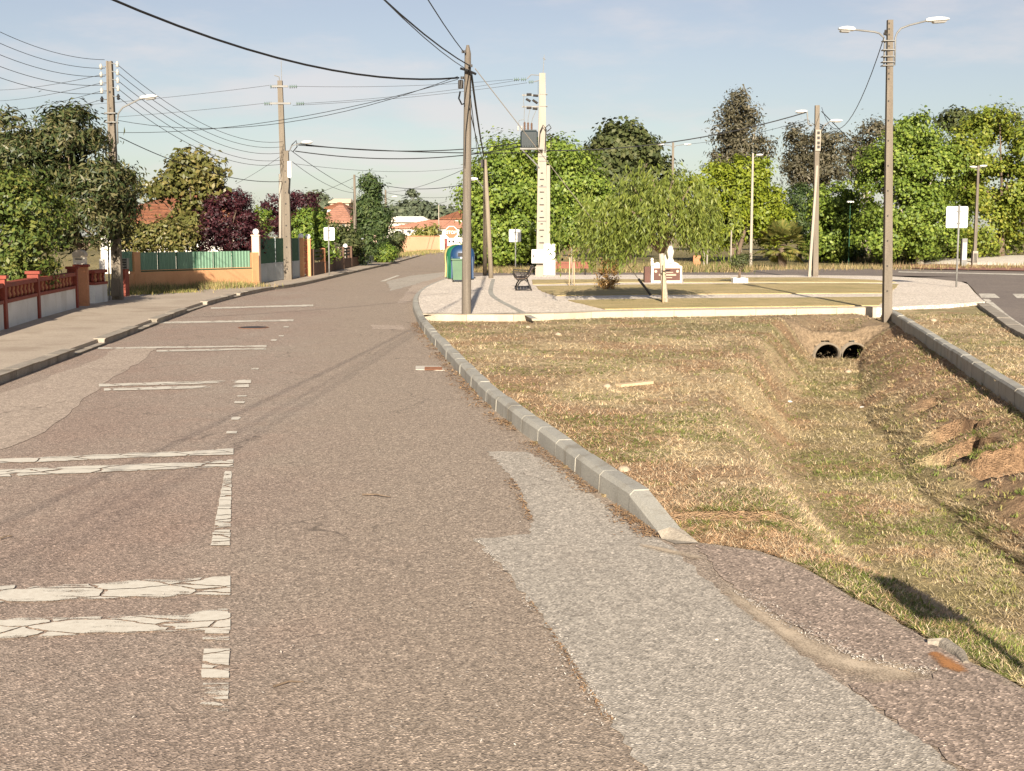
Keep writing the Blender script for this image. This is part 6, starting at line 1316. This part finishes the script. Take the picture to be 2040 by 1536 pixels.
for i in range(4): m = MB(); m.box((pe.x + .02, pe.y - .105, .92 + .07 * i), (.16, .012, .03)); m.build('louvre', 'iron_dark', g_)
# orange wall with green sheets
oa, ob_ = gp(243, 579, .1), gp(510, 567, .1); d = (ob_ - oa).normalized(); Yo = (oa.y + ob_.y) / 2
ow = thing('orange_wall', 'orange rendered wall topped with six green corrugated sheets', 'wall', ob_)
def op(px):  # point of the wall line in column px
    t = (px - 243) / (510 - 243.); za, zb = 1 / oa.y, 1 / ob_.y; Yq = 1 / (za + (zb - za) * t); return Vector(((px - 1020) / FPX * Yq * (1.0), Yq, .1))
zt = lambda px, y: at(px, y, op(px).y).z
m = MB(); seg_box(m, op(243), op(278), .2, -.05, zt(270, 545)); seg_box(m, op(278.3), op(505), .2, -.05, zt(390, 535)); m.build('wall', 'orange_plaster', ow)
m = MB(); a, b = op(266), op(278); seg_box(m, a, b, .24, .0, zt(270, 502)); m.build('pier', 'orange_plaster', ow)
m = MB(); a, b = op(500), op(513); seg_box(m, a, b, .24, .0, zt(505, 503)); m.build('pier', 'orange_plaster', ow)
edges = np.linspace(279, 500, 7)
for i in range(-1, 6):
    x0, x1 = (243, 265.5) if i < 0 else (edges[i] + .4, edges[i + 1] - .4); zb, zt_ = (zt(255, 541), zt(255, 501)) if i < 0 else (zt(390, 536), zt(390, 501.5))
    a, b = op(x0), op(x1); dd = (b - a); n = 24; q = Vector((-d.y, d.x, 0)); V = []; F = []
    for k in range(n + 1):
        p = a + dd * k / n - q * (.04 + (.012 if (k // 2) % 2 else -.012)); V += [Vector((p.x, p.y, zb)), Vector((p.x, p.y, zt_ + random.uniform(-.004, .004)))]
        if k: j = 2 * k; F.append((j - 2, j, j + 1, j - 1))
    nv = len(V); V += [v + q * .012 for v in V]; F += [tuple(nv + i_ for i_ in reversed(f)) for f in F]
    m = MB(); m.add(V, F); m.build('corrugated_sheet', 'green_sheet', ow)
for x0 in edges:
    a, b = op(x0 - .5), op(x0 + .5); m = MB(); seg_box(m, a, b, .02, zt(390, 536), zt(390, 501.5), 0, -.07); m.build('fence_post', 'green_mesh', ow)
m = MB(); a, b = op(279), op(500); seg_box(m, a, b, .05, zt(390, 536) - .04, zt(390, 536) - .002, 0, -.08); m.build('rail', 'green_mesh', ow)
def pillar(px, yb, ytop, yball, w, label, mat='orange_plaster', grp=None, ball=True):
    b = gp(px, yb, .1); r = thing('gate_pillar', label, 'pillar', b, grp); t = at(px, ytop, b.y); m = MB(); m.box((b.x, b.y, (b.z + t.z) / 2 - .05), (w, w, t.z - b.z + .1)); m.build('shaft', mat, r)
    m = MB(); m.box((b.x, b.y, t.z + .02), (w + .05, w + .05, .045)); m.build('cap', mat, r)
    if ball: m = MB(); m.ball((b.x, b.y, t.z + .04 + .1), .115, 14, 8); m.build('globe_lamp', 'lamp_white', r, True)
    return b
pillar(512, 566, 470, 462, .26, 'tall pink-white pillar with a globe lamp at the end of the orange wall', 'pink_plaster')
pillar(601, 551.5, 477, 470, .22, 'orange pillar with a globe lamp, left one of the narrow gate')
pillar(615, 550, 478, 471, .22, 'orange pillar with a globe lamp, right one of the narrow gate')
# green gate with grey base
ga, gb = gp(519, 564, .1), gp(597, 552.5, .1); gg = thing('driveway_gate', 'wide driveway gate with grey lower sheets and green mesh above', 'gate', ga); n = 6
def gz_(f, y0, y1): p = ga.lerp(gb, f); return at((1 - f) * 519 + f * 597, y0 + (y1 - y0) * f, p.y).z
for i in range(n):
    f0, f1 = i / n, (i + 1) / n; a, b = ga.lerp(gb, f0), ga.lerp(gb, f1); m = MB(); zt_ = gz_(.5, 526, 521); seg_box(m, a, b, .04, .12, zt_, .012); m.build('lower_sheet', 'grey_sheet', gg)
    m = MB(); seg_box(m, a, b, .03, zt_ + .03, gz_(.5, 474, 475), .004); m.build('mesh_panel', 'green_mesh', gg)
m = MB(); seg_box(m, ga, gb, .06, gz_(.5, 526, 521) - .0, gz_(.5, 526, 521) + .03); m.build('rail', 'grey_sheet', gg)
for f in (.0, .36, .99):
    p = ga.lerp(gb, f); m = MB(); m.tube([Vector((p.x, p.y - .05, .1)), Vector((p.x, p.y - .05, gz_(.5, 472, 473)))], .03, 7); m.build('upright', 'grey_sheet', gg)
# narrow louvred panel and brown wall onward
la, lb_ = gp(603, 551, .1), gp(613, 550, .1); ng = thing('narrow_gate', 'small brown gate between the two globe pillars', 'gate', la)
for i in range(6): m = MB(); seg_box(m, la, lb_, .04, .2 + .24 * i, .40 + .24 * i, .01); m.build('slat', 'door_red', ng)
ba, bb_ = gp(621, 549, .1), gp(712, 529, .1); bw = thing('brown_wall', 'low brown garden wall with dark fence rails beside the far pavement', 'wall', ba); n = 5
for i in range(n):
    a, b = ba.lerp(bb_, i / n), ba.lerp(bb_, (i + 1) / n); m = MB(); seg_box(m, a, b, .2, -.05, .62, .08); m.build('wall_panel', 'brown_wall', bw); m = MB(); m.box((a.x, a.y, .62), (.24, .24, 1.25)); m.build('pier', 'orange_pier' if i == 1 else 'brown_wall', bw)
    for z in (.75, .92, 1.09): m = MB(); seg_box(m, a, b, .03, z, z + .1, .1); m.build('fence_rail', 'iron_dark', bw)
gl = gp(688, 532, .1); r = thing('globe_post', 'small globe lamp on a post beside the brown wall', 'lamp', gl); m = MB(); t = at(688, 495, gl.y); m.tube([gl - Vector((0, 0, .1)), Vector((gl.x, gl.y, t.z))], .05, 8); m.build('post', 'concrete_pale', r); m = MB(); m.ball((t.x, gl.y, t.z + .1), .14, 12, 7, 1.2); m.build('globe', 'lamp_white', r, True)
ta, tb = gp(722, 527, .1), gp(748, 522, .1); tw = thing('teal_wall', 'low grey-green wall with white ornaments before the clipped hedge', 'wall', ta)
m = MB(); seg_box(m, ta, tb, .2, -.05, .55); m.build('wall', 'grey_sheet', tw); m = MB(); m.box((ta.x, ta.y, .75), (.25, .25, 1.5)); m.ball((ta.x, ta.y, 1.6), .12); m.build('post', 'grey_sheet', tw); m = MB(); m.box((tb.x, tb.y, .9), (.22, .22, 1.9)); m.build('post', 'pink_plaster', tw)

# ------------------------------------------------------------------ houses
def house(label, px0, px1, Y, depth, ywall, yridge, wmat, rmat, zbase=0.0, eave=.35, hip=.6, windows=(), door=None, ridge_along='x', name='house', lift=0):
    a, b = gpx(px0, Y, zbase), gpx(px1, Y, zbase); zw = at((px0 + px1) / 2, ywall, Y).z; zr = at((px0 + px1) / 2, yridge, Y + depth / 2).z
    c = Vector(((a.x + b.x) / 2, Y + depth / 2, zbase)); w = b.x - a.x; r = thing(name, label, 'house', c)
    m = MB(); m.box((c.x, c.y, (zbase + zw) / 2 - .1), (w, depth, zw - zbase + .2)); m.build('walls', wmat, r)
    hx, hy = w / 2 + eave, depth / 2 + eave; rx = max(hx - hip * hy, .2); V = [Vector((c.x + x, c.y + y, zw - .05)) for x, y in ((-hx, -hy), (hx, -hy), (hx, hy), (-hx, hy))] + [Vector((c.x - rx, c.y, zr)), Vector((c.x + rx, c.y, zr))]
    V += [v - Vector((0, 0, .14)) for v in V[:4]]
    m = MB(); m.add(V, [(0, 1, 5, 4), (1, 2, 5), (2, 3, 4, 5), (3, 0, 4), (6, 9, 8, 7), (0, 6, 7, 1), (1, 7, 8, 2), (2, 8, 9, 3), (3, 9, 6, 0)]); rf = m.build('roof', rmat, r)
    # tile rows on the front slope
    fs = Vector((0, hy, zr - (zw - .05))); nrow = max(4, int(fs.length / .55))
    for i in range(nrow):
        f = (i + .15) / nrow; x_ = hx + (rx - hx) * f; p = Vector((c.x, c.y - hy, zw - .05)) + fs * f; m = MB(); m.box((p.x, p.y, p.z + .015), (2 * x_, .10, .05), rx=math.atan2(fs.z, fs.y)); m.build('tile_row', rmat, rf)
    for (px, y0, y1, pw) in windows:
        t0, t1 = at(px, y1, Y), at(px, y0, Y); m = MB(); m.box((t0.x, Y - .015, (t0.z + t1.z) / 2), (pw * Y / FPX, .05, t1.z - t0.z)); wn = m.build('window', 'sign_white', r); m = MB(); m.box((t0.x, Y - .045, (t0.z + t1.z) / 2), (pw * Y / FPX * .8, .03, (t1.z - t0.z) * .8)); m.build('pane', 'window_dark', wn)
    return r
house('house with a wide orange tiled roof behind the left gardens', 205, 470, 64, 9, 438, 386, 'house_white', 'roof_tile', windows=((300, 445, 465, 18), (400, 445, 465, 18)))
house('small house with terracotta roof behind the brown wall', 640, 700, 112, 8, 440, 408, 'house_tan', 'roof_tile_pale', windows=((665, 446, 458, 6), (685, 446, 458, 6)))
house('white house with a red roof far behind the grey pole', 655, 690, 170, 8, 413, 403, 'house_white', 'roof_tile', windows=((672, 418, 426, 5),))
house('tan block on the far left skyline', 662, 698, 215, 8, 402, 396, 'house_tan', 'house_tan', hip=.1)
house('low tiled house between the conifer and the gate', 690, 735, 140, 9, 446, 432, 'house_tan', 'roof_tile', windows=((712, 450, 458, 6),))
house('long flat white building left of the far road', 772, 850, 190, 14, 440, 431, 'house_white', 'gravel_white', hip=.2, eave=.6, windows=((800, 446, 453, 6), (825, 446, 453, 6)))
hs = house('white house with a low pink tiled roof behind the peach wall', 782, 960, 155, 14, 452, 438, 'house_white', 'roof_tile_pale', windows=((815, 458, 464, 10), (878, 458, 470, 6), (918, 458, 470, 8), (935, 458, 470, 8)))
house('upper storey of the white house with a steeper red roof', 880, 960, 162, 10, 434, 418, 'house_white', 'roof_tile', windows=((895, 438, 446, 6), (915, 438, 446, 6)))
pa, pb_ = gpx(792, 140, 0), gpx(878, 147, 0); pw_ = thing('peach_wall', 'long peach rendered boundary wall at the end of the road', 'wall', pa); zt_ = at(835, 471, 143).z
m = MB(); seg_box(m, pa, pb_, .25, -.1, zt_); m.build('wall', 'peach_plaster', pw_); m = MB(); seg_box(m, pa, pb_, .33, zt_, zt_ + .08); m.build('coping', 'orange_plaster', pw_); m = MB(); m.box((pb_.x + .2, pb_.y, .9), (.5, .5, 2.0)); m.build('pier', 'house_white', pw_)
gt = thing('red_gate', 'dark red gate under a white arch at the end of the road', 'gate', gpx(886, 150, 0)); c = gpx(886, 150, 0)
for s in (-1, 1): m = MB(); m.box((c.x + s * .28, c.y, .75), (.5, .08, 1.5)); m.build('leaf', 'door_red', gt)
m = MB(); m.box((c.x, c.y, 1.65), (1.6, .2, .25)); m.build('lintel', 'house_white', gt)
tree('garden_plants', 'spiky garden plants showing above the peach wall', gpx(855, 149), wpx([(845, 464, 18, 6), (862, 460, 10, 8), (830, 468, 12, 4)], 149, .8), 900, .5, 'leaf_palm', 40, .3, .25, .06, limbs=5, cat='plants')
# a car half hidden behind the blue bin
b = gpx(947, 82, 0); cr = thing('parked_car', 'grey car mostly hidden behind the blue recycling bin', 'car', b); m = MB()
m.slab([(-1.9, .3), (1.9, .3), (2.0, .55), (1.9, .85), (1.1, .95), (.5, 1.38), (-.9, 1.40), (-1.6, .98), (-2.0, .9), (-2.05, .5)], b + Vector((1.4, .8, 0)), (1, 0, 0), (0, 1, 0), 1.6); m.build('body', 'transformer_grey', cr)
for s in (-1.2, 1.2):
    for yy in (.06, 1.54): m = MB(); m.lathe(b + Vector((1.4 + s, yy, .31)), [(.05, -.1), (.31, -.1), (.31, .1), (.05, .1)], 16, M=Matrix.Rotation(math.pi / 2, 3, 'X')); m.build('wheel', 'black_rubber', cr)
m = MB(); m.slab([(-1.4, .98), (.95, .98), (.45, 1.32), (-.85, 1.34)], b + Vector((1.4, -.002 + .8, 0)), (1, 0, 0), (0, 1, 0), 1.62); m.build('side_window', 'window_dark', cr)
